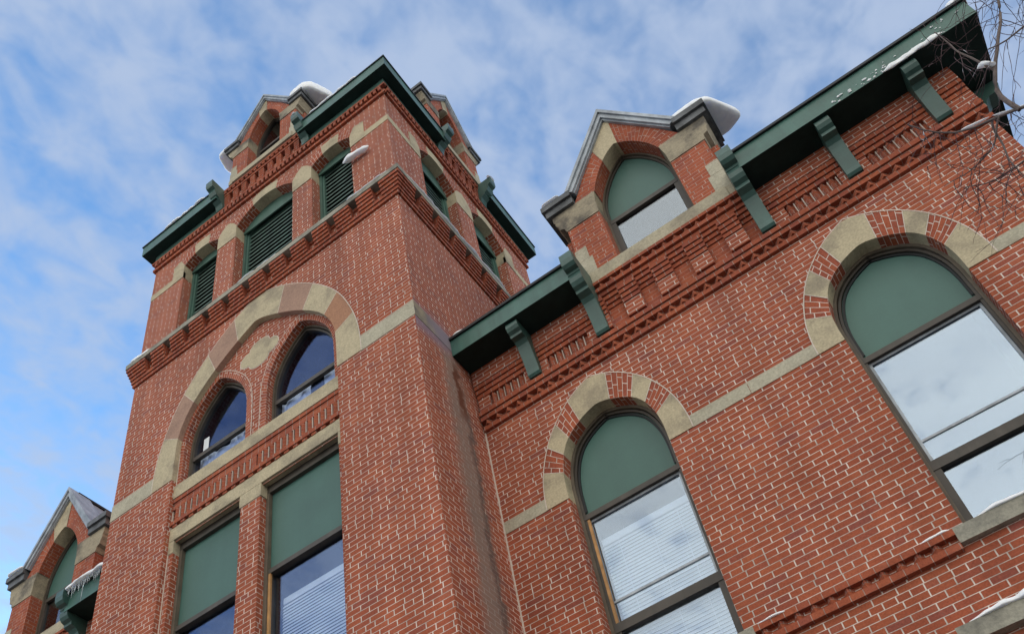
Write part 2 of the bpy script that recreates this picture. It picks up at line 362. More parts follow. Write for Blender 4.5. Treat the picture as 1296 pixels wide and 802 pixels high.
def arch(mb, cx, inner, outer, y0, y1, segs, n=64, mline=None, mw=.012):
    """segs: (t0,t1,material,is_brick); t 0 left spring, 1 apex, 2 right spring"""
    I = full(cx, resample(inner, n)); O = full(cx, resample(outer, n)); k = len(I)-1
    dI = [0]
    for a, b in zip(I, I[1:]): dI.append(dI[-1]+math.dist(a, b))
    def at(Cv, t):
        u = t/2*k; i = min(k-1, int(u)); f = u-i
        return (Cv[i][0]+(Cv[i+1][0]-Cv[i][0])*f, Cv[i][1]+(Cv[i+1][1]-Cv[i][1])*f)
    def arc(t):
        u = t/2*k; i = min(k-1, int(u)); return (dI[i]+(dI[i+1]-dI[i])*(u-i))
    for t0, t1, m, br in segs:
        steps = max(2, int((t1-t0)*24)); v0 = arc(t0)
        yy = y0 if br else y0-.004
        tot = max(1, round((arc(t1)-v0)*1.18/.0686))*.0686/max(1e-6, arc(t1)-v0) if br else 1
        for i in range(steps):
            a, b = t0+(t1-t0)*i/steps, t0+(t1-t0)*(i+1)/steps
            ia, ib, oa, ob = at(I, a), at(I, b), at(O, a), at(O, b); va, vb = (arc(a)-v0)*tot, (arc(b)-v0)*tot
            wd = math.dist(ia, oa)
            mb.poly([(ia[0], yy, ia[1]), (ib[0], yy, ib[1]), (ob[0], yy, ob[1]), (oa[0], yy, oa[1])], [(0, va), (0, vb), (wd, vb), (wd, va)], m)
            mb.poly([(ia[0], yy, ia[1]), (ia[0], y1, ia[1]), (ib[0], y1, ib[1]), (ib[0], yy, ib[1])], [(.05, va), (.05+y1-yy, va), (.05+y1-yy, vb), (.05, vb)], m)
            mb.poly([(oa[0], yy, oa[1]), (ob[0], yy, ob[1]), (ob[0], y1, ob[1]), (oa[0], y1, oa[1])], [(.05, va), (.05, vb), (.15, vb), (.15, va)], m)
        for t in (t0, t1):
            ia, oa = at(I, t), at(O, t)
            mb.poly([(ia[0], yy, ia[1]), (oa[0], yy, oa[1]), (oa[0], y1, oa[1]), (ia[0], y1, ia[1])], None, m)
    if mline is not None:
        # joint of pale mortar round the outside of the arch and between its stones
        for i in range(k):
            a, b = O[i], O[i+1]; d = Vector((b[0]-a[0], b[1]-a[1])); nn = Vector((-d.y, d.x)).normalized()*mw
            mb.poly([(a[0], y0-.0065, a[1]), (b[0], y0-.0065, b[1]), (b[0]+nn.x, y0-.0065, b[1]+nn.y), (a[0]+nn.x, y0-.0065, a[1]+nn.y)], None, mline)
        for t0, t1, m, br in segs:
            for t in (t0, t1):
                if t < .02 or t > 1.98: continue
                ia, oa = at(I, t), at(O, t); d = Vector((oa[0]-ia[0], oa[1]-ia[1])).normalized(); nn = Vector((-d.y, d.x))*.004
                mb.poly([(ia[0]-nn.x, y0-.0062, ia[1]-nn.y), (oa[0]-nn.x, y0-.0062, oa[1]-nn.y), (oa[0]+nn.x, y0-.0062, oa[1]+nn.y), (ia[0]+nn.x, y0-.0062, ia[1]+nn.y)], None, mline)
def offset_in(pts, d):
    """offset an open contour (left spring -> apex -> right spring) inwards"""
    out = []
    for i, p in enumerate(pts):
        a = Vector(pts[max(0, i-1)]); b = Vector(pts[min(len(pts)-1, i+1)]); t = (b-a).normalized(); nn = Vector((t.y, -t.x))
        q = Vector(p)+nn*d; out.append((q.x, q.y))
    return out
def ring(mb, cx, half, zb, y0, y1, d, m=0):
    """frame of width d along the inside of an opening with jambs down to zb"""
    o = [(cx-half[0][0], zb)]+full(cx, half)+[(cx+half[0][0], zb)]
    i = offset_in(o, d); i[0] = (o[0][0]+d, zb); i[-1] = (o[-1][0]-d, zb)
    for k in range(len(o)-1):
        a, b, c, e = o[k], o[k+1], i[k+1], i[k]
        mb.poly([(a[0], y0, a[1]), (b[0], y0, b[1]), (c[0], y0, c[1]), (e[0], y0, e[1])], None, m)
        mb.poly([(e[0], y0, e[1]), (c[0], y0, c[1]), (c[0], y1, c[1]), (e[0], y1, e[1])], None, m)
        mb.poly([(a[0], y0, a[1]), (a[0], y1, a[1]), (b[0], y1, b[1]), (b[0], y0, b[1])], None, m)
    return i
def jambs(mb, xl, xr, z0, z1, y0, y1, m=0):
    mb.poly([(xl, y0, z0), (xl, y1, z0), (xl, y1, z1), (xl, y0, z1)], None, m)
    mb.poly([(xr, y1, z0), (xr, y0, z0), (xr, y0, z1), (xr, y1, z1)], None, m)
def shape(mb, pts, y0, y1, m=0):
    """a plate with a traced outline (x,z) and real thickness"""
    tri = geometry.tessellate_polygon([[Vector((p[0], p[1], 0)) for p in pts]])
    for t in tri:
        mb.poly([(pts[i][0], y0, pts[i][1]) for i in t], None, m); mb.poly([(pts[i][0], y1, pts[i][1]) for i in reversed(t)], None, m)
    for i in range(len(pts)):
        a, b = pts[i], pts[(i+1) % len(pts)]
        mb.poly([(a[0], y0, a[1]), (b[0], y0, b[1]), (b[0], y1, b[1]), (a[0], y1, a[1])], None, m)

def blocks(mb, x0, x1, y0, y1, z0, z1, step=.95, m=0):
    n = max(1, round((x1-x0)/step)); xs = [x0]+[x0+(x1-x0)*(i+random.uniform(-.16, .16))/n for i in range(1, n)]+[x1]
    for a, b in zip(xs, xs[1:]): mb.box(a+(.003 if a > x0 else 0), b-(.003 if b < x1 else 0), y0-random.uniform(0, .002), y1, z0, z1, m)
def room(fr, x0, x1, y, z0, z1, d=1.6):  # near-black box added behind the glass; interior shade put into its colour
    mb = MB(); a, b = x0-.25, x1+.25
    mb.poly([(a, y+d, z0), (b, y+d, z0), (b, y+d, z1), (a, y+d, z1)]); mb.poly([(a, y, z1), (b, y, z1), (b, y+d, z1), (a, y+d, z1)]); mb.poly([(a, y, z0), (b, y, z0), (b, y+d, z0), (a, y+d, z0)])
    mb.poly([(a, y, z0), (a, y+d, z0), (a, y+d, z1), (a, y, z1)]); mb.poly([(b, y, z0), (b, y+d, z0), (b, y+d, z1), (b, y, z1)])
    mb.build('room_shade_box', ROOM, fr)
XL, XR, YT, YB = -9.105, -3.69, 6.0, 10.34      # tower
YW = 7.236                                       # wing walls
H = .0686

# ================================================================ ground
def ground():
    m, n, l, b = mat('ground_snow_and_asphalt')
    oc = n.new('ShaderNodeTexCoord').outputs['Object']
    a = noise_tex(n, l, oc, .16, 6, .6); f = noise_tex(n, l, oc, 6, 5, .6)
    snowc = ramp_out(n, l, f, (.62, .64, .67), (.80, .81, .83), .3, .7); asph = ramp_out(n, l, f, (.04, .04, .04), (.075, .072, .07), .3, .7)
    l.new(mixc(n, l, maprange(n, l, a, .56, .64), asph, snowc), b.inputs['Base Color']); b.inputs['Roughness'].default_value = .9
    mb = MB(); mb.poly([(-1500, -1500, -EYE), (1500, -1500, -EYE), (1500, 1500, -EYE), (-1500, 1500, -EYE)])
    o = mb.build('ground', m); o['kind'] = 'structure'
ground()

# ================================================================ tower walls
REC_C, REC_H = -6.41, 1.475
rec_in = smooth_half([(REC_H, 10.04), (REC_H, 10.60), (1.455, 10.95), (1.27, 11.42), (.83, 11.90), (.24, 12.31), (0, 12.42)], 60)
rec_out = smooth_half([(1.87, 10.04), (1.86, 10.55), (1.76, 11.05), (1.56, 11.62), (1.27, 12.08), (.88, 12.52), (.42, 12.89), (0, 13.06)], 60)
LOUV = [(-7.88, .415), (-6.38, .65), (-4.89, .42)]
def louv_half(h):
    if h > .5: return smooth_half([(h, 15.76), (h*.70, 15.94), (h*.34, 16.06), (0, 16.09)], 24), smooth_half([(h+.10, 15.97), (h*.78, 16.17), (h*.38, 16.31), (0, 16.34)], 24)
    return smooth_half([(h, 15.80), (h*.68, 15.89), (h*.34, 15.945), (0, 15.96)], 24), smooth_half([(h+.08, 16.02), (h*.78, 16.15), (h*.38, 16.23), (0, 16.25)], 24)
SIDEL = [(7.365, .505), (8.88, .52)]
mb = MB()
wall(mb, XL, XR, -EYE, 13.0, [(REC_C, rec_in, -EYE)], YT)
wall(mb, XL, XR, 13.0, 16.95, [(c, louv_half(h)[0], 13.55) for c, h in LOUV], YT)
mb.poly([(XL, YT, -EYE), (XL, YB, -EYE), (XL, YB, 16.95), (XL, YT, 16.95)])
mb.poly([(XL, YB, -EYE), (XR, YB, -EYE), (XR, YB, 16.95), (XL, YB, 16.95)])
jambs(mb, REC_C-REC_H, REC_C+REC_H, -EYE, 10.04, YT, YT+.08)
for c, h in LOUV: jambs(mb, c-h, c+h, 13.55, 15.43, YT, YT+.24)
mb.build('tower_wall', BRICK, BLD)
mb = MB(side_T(XR))
wall(mb, YT, YB, -EYE, 13.0, [], YT, 0)
mb.build('tower_side_wall', BRICKS, BLD, 'shaded tower side wall with grey and violet water stains running down')
mb = MB(side_T(XR))
wall(mb, YT, YB, 13.0, 16.95, [(c, louv_half(h)[0], 13.55) for c, h in SIDEL], YT)
for c, h in SIDEL: jambs(mb, c-h, c+h, 13.55, 15.43, YT, YT+.24)
mb.build('belfry_side_wall', BRICK, BLD)

# stone band round the tower
mb = MB()
for a, b in ((XL-.004, REC_C-REC_H-.39), (REC_C+REC_H+.39, XR+.004)):
    mb = MB(); blocks(mb, a, b, YT-.006, YT+.05, 10.03, 10.335); mb.build('stone_band', BAND, BLD)
mb = MB(); mb.box(XL-.005, XL+.03, YT+.06, YB, 10.03, 10.335); mb.build('stone_band', BAND, BLD)
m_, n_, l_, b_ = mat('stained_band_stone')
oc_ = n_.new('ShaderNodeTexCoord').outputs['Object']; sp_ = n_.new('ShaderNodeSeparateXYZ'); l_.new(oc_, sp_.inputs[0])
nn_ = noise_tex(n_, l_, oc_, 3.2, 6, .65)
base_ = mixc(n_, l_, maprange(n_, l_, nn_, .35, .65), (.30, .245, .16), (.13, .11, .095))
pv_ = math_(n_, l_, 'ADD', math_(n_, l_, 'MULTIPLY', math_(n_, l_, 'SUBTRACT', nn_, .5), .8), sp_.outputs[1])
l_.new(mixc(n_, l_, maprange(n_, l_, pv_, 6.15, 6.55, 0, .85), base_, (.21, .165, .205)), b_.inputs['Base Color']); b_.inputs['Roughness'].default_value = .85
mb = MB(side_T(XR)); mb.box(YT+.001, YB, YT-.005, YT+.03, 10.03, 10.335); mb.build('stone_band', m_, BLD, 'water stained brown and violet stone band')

# big two-centred arch over the recess
mb = MB()
J = [0, .22, .46, .66, .83]
cyc = [(0, .27, 0), (.27, .49, 1), (.49, .68, 0), (.68, .86, 1), (.86, 1.16, 0), (1.16, 1.36, 1), (1.36, 1.56, 0), (1.56, 1.76, 2), (1.76, 2, 0)]
arch(mb, REC_C, rec_in, rec_out, YT-.004, YT+.085, [(a, b, k, False) for a, b, k in cyc], mline=3)
mb.build('stone_arch', [STONE, PINK, BROWN, MORT], BLD)

# ---------------------------------------------------------------- recess panel
YR = YT+.08
LAN = [(-7.205, 0), (-5.642, 1)]
lan_half = smooth_half([(.60, 9.93), (.60, 10.60), (.585, 10.93), (.475, 11.25), (.315, 11.48), (.14, 11.665), (0, 11.75)], 40)
lan_out = smooth_half([(.705, 9.93), (.705, 10.60), (.685, 10.98), (.56, 11.34), (.385, 11.585), (.18, 11.79), (0, 11.89)], 40)
WX = [(-7.79, -6.615), (-6.285, -5.03)]
mb = MB()
xl, xr = REC_C-REC_H-.01, REC_C+REC_H+.01
wall(mb, xl, xr, 9.93, 12.5, [(c, lan_half, 9.93) for c, k in LAN], YR)
def rect_half(h, z): return [Vector((h, z)), Vector((0, z))]
wall(mb, xl, xr, -EYE, 8.93, [((a+b)/2, rect_half((b-a)/2, 8.93), 3.0) for a, b in WX], YR)
for a, b in WX: jambs(mb, a, b, 3.0, 8.93, YR, YR+.16)
mb.poly([(xl, YR+.02, 8.9), (xr, YR+.02, 8.9), (xr, YR+.02, 9.95), (xl, YR+.02, 9.95)])
mb.build('recess_wall', BRICK, BLD)
def quatrefoil():
    pts = []
    a_, b_ = .235, .20
    for k in range(72):
        t = 2*math.pi*k/72; r = .26+.052*abs(math.cos(2*t))*(1 if k % 2 == 0 else 1)
        r = .25+.075*(abs(math.cos(2*t))**.6)-.02*(abs(math.sin(2*t))**6)
        pts.append((-6.415+r*1.12*math.cos(t), 11.70+r*.92*math.sin(t)))
    return pts
mb = MB(); shape(mb, quatrefoil(), YR-.006, YR+.05); q0 = quatrefoil()
for i in range(len(q0)):
    a, b = Vector(q0[i]), Vector(q0[(i+1) % len(q0)]); d = (b-a); nn = Vector((d.y, -d.x)).normalized()*.014
    mb.poly([(a.x, YR-.003, a.y), (b.x, YR-.003, b.y), (b.x+nn.x, YR-.003, b.y+nn.y), (a.x+nn.x, YR-.003, a.y+nn.y)], None, 1)
mb.build('quatrefoil_stone', [STONE, MORT], BLD)
for c, k in LAN:
    mb = MB(); arch(mb, c, lan_half, lan_out, YR-.006, YR+.11, [(0, .999, 0, True), (1.001, 2, 0, True)], mline=1, mw=.010)
    mb.build('brick_arch', [BRICK, MORT], BLD)
    mb = MB(); z0 = 9.93
    inner = ring(mb, c, lan_half, z0, YR+.105, YR+.20, .030, 1)
    o = [(c-lan_half[0][0]+.055, z0)]+[]
    h2 = [Vector((max(0, p[0]-.030), p[1]-.034)) for p in lan_half]
    ring(mb, c, h2, z0, YR+.125, YR+.22, .030, 0)
    mb.box(c-.55, c+.55, YR+.115, YR+.17, 10.45, 10.525); mb.box(c-.55, c+.55, YR+.12, YR+.20, z0, z0+.05)
    fr = mb.build('lancet_window', [FRAME, WOODF], BLD)
    mb = MB(); shape(mb, [(p[0], p[1]) for p in ([(c-.59, z0)]+full(c, h2)+[(c+.59, z0)])], YR+.165, YR+.172); mb.build('pane', GLASSL, fr)
    mb = MB(); nW = 44
    for i in range(nW):
        x0, x1 = c-.53+1.06*i/nW, c-.53+1.06*(i+1)/nW; ya, yb = [YR+.235+.020*math.sin(x*38+math.sin(x*9)*2) for x in (x0, x1)]
        ta, tb = [10.66+.04*math.sin(x*7+k*2)-.14*max(0, math.sin(x*5+1.3*k)) for x in (x0, x1)]
        if k == 1 and .48 < i/nW < .70: continue
        mb.poly([(x0, ya, 9.9), (x1, yb, 9.9), (x1, yb, tb), (x0, ya, ta)])
    mb.build('curtain', CURT, fr, off=Vector((0, 0, 0)), smooth=True)
    room(fr, c-.45, c+.45, YR+.23, 9.75, 11.9, 1.2)
mb = MB(); mb.box(-7.60, -7.50, YR+.155, YR+.160, 10.60, 10.84); pn = mb.build('paper_sheet', BLIND); pn['label'] = 'white paper sheet taped inside the left pointed tower window'; pn['category'] = 'paper'

mb = MB(); mb.box(xl+.012, xr-.012, YR-.035, YR+.16, 9.695, 9.935); mb.build('window_sill', STONE, BLD)
# dentil panel
mb = MB()
mb.box(xl+.012, xr-.012, YR-.025, YR+.03, 9.625, 9.692, 0, True); mb.box(xl+.012, xr-.012, YR-.008, YR+.03, 9.555, 9.625, 0, True)
mb.box(xl+.012, xr-.012, YR-.02, YR+.03, 9.487, 9.555, 0, True)
mb.box(xl+.012, xr-.012, YR-.035, YR+.03, 9.195, 9.262, 0, True)
x = xl+.12
while x < xr-.08:
    if abs(x-REC_C) < .10:
        mb.box(x-.05, x+.05, YR-.018, YR+.02, 9.262, 9.487, 0, True)
    else:
        mb.box(x+.046, x+.058, YR-.026, YR+.02, 9.272, 9.48, 1)
        mb.prism([(x-.044, YR+.02), (x+.044, YR+.02), (x+.036, YR+.012), (x+.036, YR+.004), (x-.010, YR-.038), (x-.040, YR-.012)], 'z', 9.266, 9.486)
    x += .105
x = xl+.06
while x < xr-.08:
    mb.box(x, x+.075, YR-.022, YR+.03, 9.150, 9.195, 0, True); x += .15
mb.build('dentil_panel', [BRICKC, MORTD], BLD)
mb = MB(); mb.box(xl+.012, xr-.012, YR-.012, YR+.16, 8.925, 9.150); mb.box(-6.63, -6.27, YR-.010, YR+.12, 8.715, 8.922)
mb.box(xl+.012, WX[0][0]+.002, YR-.009, YR+.1, 8.715, 8.922); mb.box(WX[1][1]-.002, xr-.012, YR-.009, YR+.1, 8.715, 8.922)
mb.build('lintel', STONE, BLD)
for k, (a, b) in enumerate(WX):
    y0 = YR+.12
    mb = MB()
    mb.box(a, b, y0-.02, y0+.07, 8.80, 8.925); mb.box(a, a+.05, y0-.02, y0+.08, 3.0, 8.80, 1); mb.box(b-.05, b, y0-.02, y0+.08, 3.0, 8.80, 1)
    mb.box(a+.05, b-.05, y0, y0+.09, 7.50, 7.57); mb.box(a+.05, b-.05, y0, y0+.09, 5.9, 5.98); mb.box(a+.05, b-.05, y0, y0+.09, 3.0, 3.1)
    mb.box(a+.05, a+.078, y0+.03, y0+.10, 3.1, 7.50, 0); mb.box(b-.078, b-.05, y0+.03, y0+.10, 3.1, 7.50, 0)
    fr = mb.build('sash_window', [FRAME, WOODF], BLD)
    mb = MB(); mb.box(a+.052, b-.052, y0+.035, y0+.06, 7.57, 8.80); mb.build('panel', PANEL, fr)
    mb = MB(); mb.box(a+.078, b-.078, y0+.065, y0+.072, 3.1, 7.50); mb.build('pane', GLASST, fr)
    if k: mb = MB(); mb.box(a+.051, a+.085, y0+.001, y0+.028, 3.1, 7.498); mb.build('jamb_strip', WOOD, fr, 'strip of bare orange wood at the sash edge')
    mb = MB(); top = 7.18 if k else 7.02
    mb.box(a+.14, b-.07, y0+.16, y0+.21, top-.09, top)
    z = top-.12
    while z > 4.4:
        mb.prism([(y0+.150, z-.034), (y0+.166, z+.010), (y0+.164, z+.012), (y0+.148, z-.032)], 'x', a+.14, b-.07); z -= .044
    mb.build('blind', BLIND, fr)
    room(fr, a, b, y0+.14, 2.9, 8.9)

# ---------------------------------------------------------------- belfry: impost stones, louvers, arches
def belfry(T, ops, x0, x1, side):
    y = YT
    for i, (c, h) in enumerate(ops):
        inn, out = louv_half(h)
        mb = MB(T); arch(mb, c, inn, out, y-.004, y+.24, [(0, .64, 0, True), (.64, 1.36, 1, False), (1.36, 2, 0, True)], n=40)
        mb.build('brick_arch', [BRICK, STONE], BLD)
        mb = MB(T); zt = inn[0][1]
        ring(mb, c, inn, 13.6, y+.19, y+.30, .050, 1)
        ring(mb, c, [Vector((max(0, p[0]-.05), p[1]-.055)) for p in inn], 13.6, y+.22, y+.32, .035, 1)
        # filler board in the head
        shape(mb, [(c-h+.085, zt-.03)]+[(p[0], p[1]) for p in full(c, [Vector((max(0, q[0]-.085), q[1]-.085)) for q in inn]) if p[1] > zt-.025]+[(c+h-.085, zt-.03)], y+.25, y+.28, 1)
        shape(mb, [(c-h+.004, zt-.075)]+[(p[0], p[1]) for p in full(c, [Vector((max(0, q[0]-.004), q[1]-.004)) for q in inn])]+[(c+h-.004, zt-.075)], y+.165, y+.187, 1)
        z = 13.66
        while z < zt-.05:
            mb.box(c-h+.08, c+h-.08, y+.243, y+.254, z-.027, z, 0); mb.prism([(y+.2545, z-.026), (y+.262, z-.026), (y+.36, z+.05), (y+.355, z+.06), (y+.2545, z-.002)], 'x', c-h+.08, c+h-.08, 2); z += .122  # pale lips, near-black blades: lit edges and shaded gaps put into the colours
        mb.prism([(c-h+.05, y+.40), (c+h-.05, y+.40), (c+h-.05, y+.42), (c-h+.05, y+.42)], 'z', 13.6, zt+.12, 2)
        mb.build('louver', [SLAT, LOUVF, DARK], BLD)
    e = [(x0, ops[0][0]-ops[0][1])]+[(a[0]+a[1], b[0]-b[1]) for a, b in zip(ops, ops[1:])]+[(ops[-1][0]+ops[-1][1], x1)]
    yy = y-.010
    for i, (a, b) in enumerate(e):
        zb = 15.42; mb = MB(T)
        if i in (0, len(e)-1):
            a2, b2 = (a-.003, b) if i == 0 else (a, b+.003)
            mb.box(a2, b2, yy+.004, y+.04, zb, zb+.175)
            if i == 0: shape(mb, [(b-.27, zb+.175), (b, zb+.175), (b, 15.80), (b-.10, 16.02), (b-.27, 15.97)], yy, y+.24)
            else: shape(mb, [(a+.30, zb+.175), (a+.30, 15.98), (a+.10, 16.02), (a, 15.80), (a, zb+.175)], yy, y+.24)
            mb.box(*((b-.27, b) if i == 0 else (a, a+.30)), yy-.001, y+.24, zb-.001, zb+.178)
        else:
            shape(mb, [(a, zb), (b, zb), (b, 15.80), (b-.09, 15.95), ((a+b)/2, 16.06), (a+.09, 15.95), (a, 15.80)], yy, y+.24)
        mb.build('impost_stone', STONE, BLD)
belfry(None, LOUV, XL, XR, False)
belfry(side_T(XR), SIDEL, YT, YB, True)

# ---------------------------------------------------------------- ledge with corbel blocks below the belfry
def corbels(mb, x0, x1, first, pitch, wdt, cornerL, cornerR):
    y = YT
    e = .032
    mb.box(x0-e*cornerL, x1+e*cornerR, y-e, y+.02, 13.00, 13.066, 0, True)
    e = .014
    mb.box(x0-e*cornerL, x1+e*cornerR, y-e, y+.02, 13.066, 13.078, 0, True)
    e = .05
    mb.box(x0-e*cornerL, x1+e*cornerR, y-e, y+.02, 13.078, 13.145, 0, True)
    x = first
    while x < x1-.05:
        a, b = max(x, x0), min(x+wdt, x1)
        for k in range(4):
            p = .052+.020*(k+1)
            aa = a-(p if (cornerL and a < x0+.05) else 0); bb = b+(p if (cornerR and b > x1-.05) else 0)
            mb.box(aa, bb, y-p, y+.02, 13.149+k*.072, 13.149+k*.072+.064, 0, True)
        x += pitch
    mb.box(x0, x1, y-.022, y+.02, 13.36, 13.43, 0, True)
mb = MB(); corbels(mb, XL, XR, XL+.01, .4306, .29, 1, 1); mb.build('corbel_table', BRICKC, BLD)
mb = MB(side_T(XR)); corbels(mb, YT+.0, YB, YT+.01, .425, .29, 0, 0); mb.build('corbel_table', BRICKC, BLD)
mb = MB(); p = .14
poly = [(XL-p, YT-p), (XR+p, YT-p), (XR+p, YB+p), (XL-p, YB+p)]
mb.prism(poly, 'z', 13.445, 13.56)
mb.build('ledge', [LEDGE, LEDGE_SHADE], BLD)

# ---------------------------------------------------------------- tower cornice: drip course, dentils, frieze
def tower_cornice(mb, x0, x1, cL, cR):
    y = YT; e = .045
    mb.box(x0-e*cL, x1+e*cR, y-e, y+.02, 16.37, 16.435, 0, True)
    mb.box(x0-.02*cL, x1+.02*cR, y-.02, y+.02, 16.435, 16.47, 0, True)
    mb.box(x0-.008*cL, x1+.008*cR, y-.008, y+.02, 16.47, 16.62, 0, True)
    x = x0+.02
    while x < x1-.03:
        mb.box(x, x+.054, y-.068, y-.006, 16.474, 16.585, 0, True); x += .0985
    mb.box(x0-.07*cL, x1+.07*cR, y-.07, y+.02, 16.588, 16.640, 0, True)
mb = MB(); tower_cornice(mb, XL, XR, 1, 1); mb.build('dentil_course', BRICKC, BLD)
mb = MB(side_T(XR)); tower_cornice(mb, YT, YB, 0, 1); mb.build('dentil_course', BRICKC, BLD)
DT_F, DT_S = -6.41, 8.16       # centres of the two tower dormers
def eave_L(path_outer, path_inner, zs, zt, lip=.03, frieze=None):
    """eave made of a soffit plate, fascia boards and a dark drip edge; outlines in plan"""
    mb = MB(); pl = path_outer+list(reversed(path_inner))
    mb.prism(pl, 'z', zs, zt, 0); n0 = len(mb.f)
    mb.m[0] = 1; mb.m[1] = 2; 
    for i in range(len(pl)): pass
    po = path_outer
    return mb
P_E = .215
xlE, xrE, yfE = XL-P_E, XR+P_E, YT-P_E
def tower_eave(outer, inner, frz_o, frz_i):
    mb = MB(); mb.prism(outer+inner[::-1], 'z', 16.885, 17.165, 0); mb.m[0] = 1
    k = 1.0
    # drip edge a little proud of the fascia
    cxm = sum(p[0] for p in outer)/len(outer)
    def grow(pl, d):
        out = []
        for (x, y) in pl: out.append((x+(d if x > XR else (-d if x < XL else 0)), y+(-d if y < YT else (d if y > YB else 0))))
        return out
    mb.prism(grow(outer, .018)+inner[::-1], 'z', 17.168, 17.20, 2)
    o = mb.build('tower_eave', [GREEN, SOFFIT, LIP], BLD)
    mb = MB(); mb.prism(frz_o+frz_i[::-1], 'z', 16.645, 16.882, 0); mb.build('frieze_board', GREENF, o)
GREENF = paint_mat('frieze_green_paint', (.060, .120, .098), .5, .16, 2.5)
xa, xb = -7.40, -5.43; ya, yb = 7.52, 8.93
f = .035
tower_eave([(xb, yfE), (xrE, yfE), (xrE, ya)], [(xb, YT+.02), (XR-.02, YT+.02), (XR-.02, ya)], [(xb, YT-f), (XR+f, YT-f), (XR+f, ya)], [(xb, YT+.01), (XR-.01, YT+.01), (XR-.01, ya)])
tower_eave([(xlE, YB), (xlE, yfE), (xa, yfE)], [(XL+.02, YB), (XL+.02, YT+.02), (xa, YT+.02)], [(XL-f, YB), (XL-f, YT-f), (xa, YT-f)], [(XL+.01, YB), (XL+.01, YT+.01), (xa, YT+.01)])
tower_eave([(xrE, yb), (xrE, YB+P_E), (XL, YB+P_E)], [(XR-.02, yb), (XR-.02, YB-.02), (XL, YB-.02)], [(XR+f, yb), (XR+f, YB+f), (XL, YB+f)], [(XR-.01, yb), (XR-.01, YB-.01), (XL, YB-.01)])

def bracket_profile(y, s, zs, big):
    """(y,z) outline of a scrolled bracket in front of the wall plane y; zs soffit height; s scale"""
    def q(a, b): return (y-a*s, zs+b*s)
    if big:
        top = [q(-.02, .36), q(.60, .36), q(.605, .24), q(.59, .16), q(.55, .12), q(.49, .105), q(.485, .07), q(.475, .065), q(.48, .01), q(.465, -.06), q(.43, -.11), q(.375, -.135), q(.37, -.185)]
    else:
        top = [q(-.02, -.005), q(.435, -.005), q(.45, -.05), q(.447, -.10), q(.42, -.145), q(.375, -.17), q(.368, -.210)]
    arc = []
    for k in range(1, 10):
        t = k/9; arc.append(q(.285-.155*t**.55, -.212-.43*t))
    return top+[q(.287, -.212)]+arc+[q(.125, -.71), q(.10, -.74), q(-.02, -.74)]
def bracket(x0, x1, y, s, zs, big, T=None):
    mb = MB(T); pr = bracket_profile(y, s, zs, big)
    tri = geometry.tessellate_polygon([[Vector((p[0], p[1], 0)) for p in pr]])
    for xx in (x0, x1):
        for t in tri: mb.poly([(xx, pr[i][0], pr[i][1]) for i in t])
    for i in range(len(pr)):
        a, b = pr[i], pr[(i+1) % len(pr)]; mb.poly([(x0, *a), (x1, *a), (x1, *b), (x0, *b)])
    mb.build('bracket', GREENB, BLD)
GREENB = paint_mat('bracket_green_paint', (.036, .088, .073), .42, .2, 3, .5)
def tbracket(x0, x1, T=None):
    y, zs = YT, 16.885
    mb = MB(T)
    pr = [(y+.02, 17.31), (y-.36, 17.31), (y-.36, 17.17), (y-.34, 17.12), (y-.28, 17.09), (y-.28, 17.02), (y-.24, 16.95), (y-.17, 16.91), (y-.17, 16.88), (y-.10, 16.83), (y-.075, 16.74), (y-.075, 16.66), (y+.02, 16.66)]
    for xx in (x0, x1): 
        for t in geometry.tessellate_polygon([[Vector((p[0], p[1], 0)) for p in pr]]): mb.poly([(xx, *pr[i]) for i in t])
    for i in range(len(pr)):
        a, b = pr[i], pr[(i+1) % len(pr)]; mb.poly([(x0, *a), (x1, *a), (x1, *b), (x0, *b)])
    mb.build('bracket', GREENB, BLD)
tbracket(-7.53, -7.37); tbracket(-5.46, -5.30)
tbracket(7.46, 7.63, side_T(XR)); tbracket(8.80, 8.97, side_T(XR))

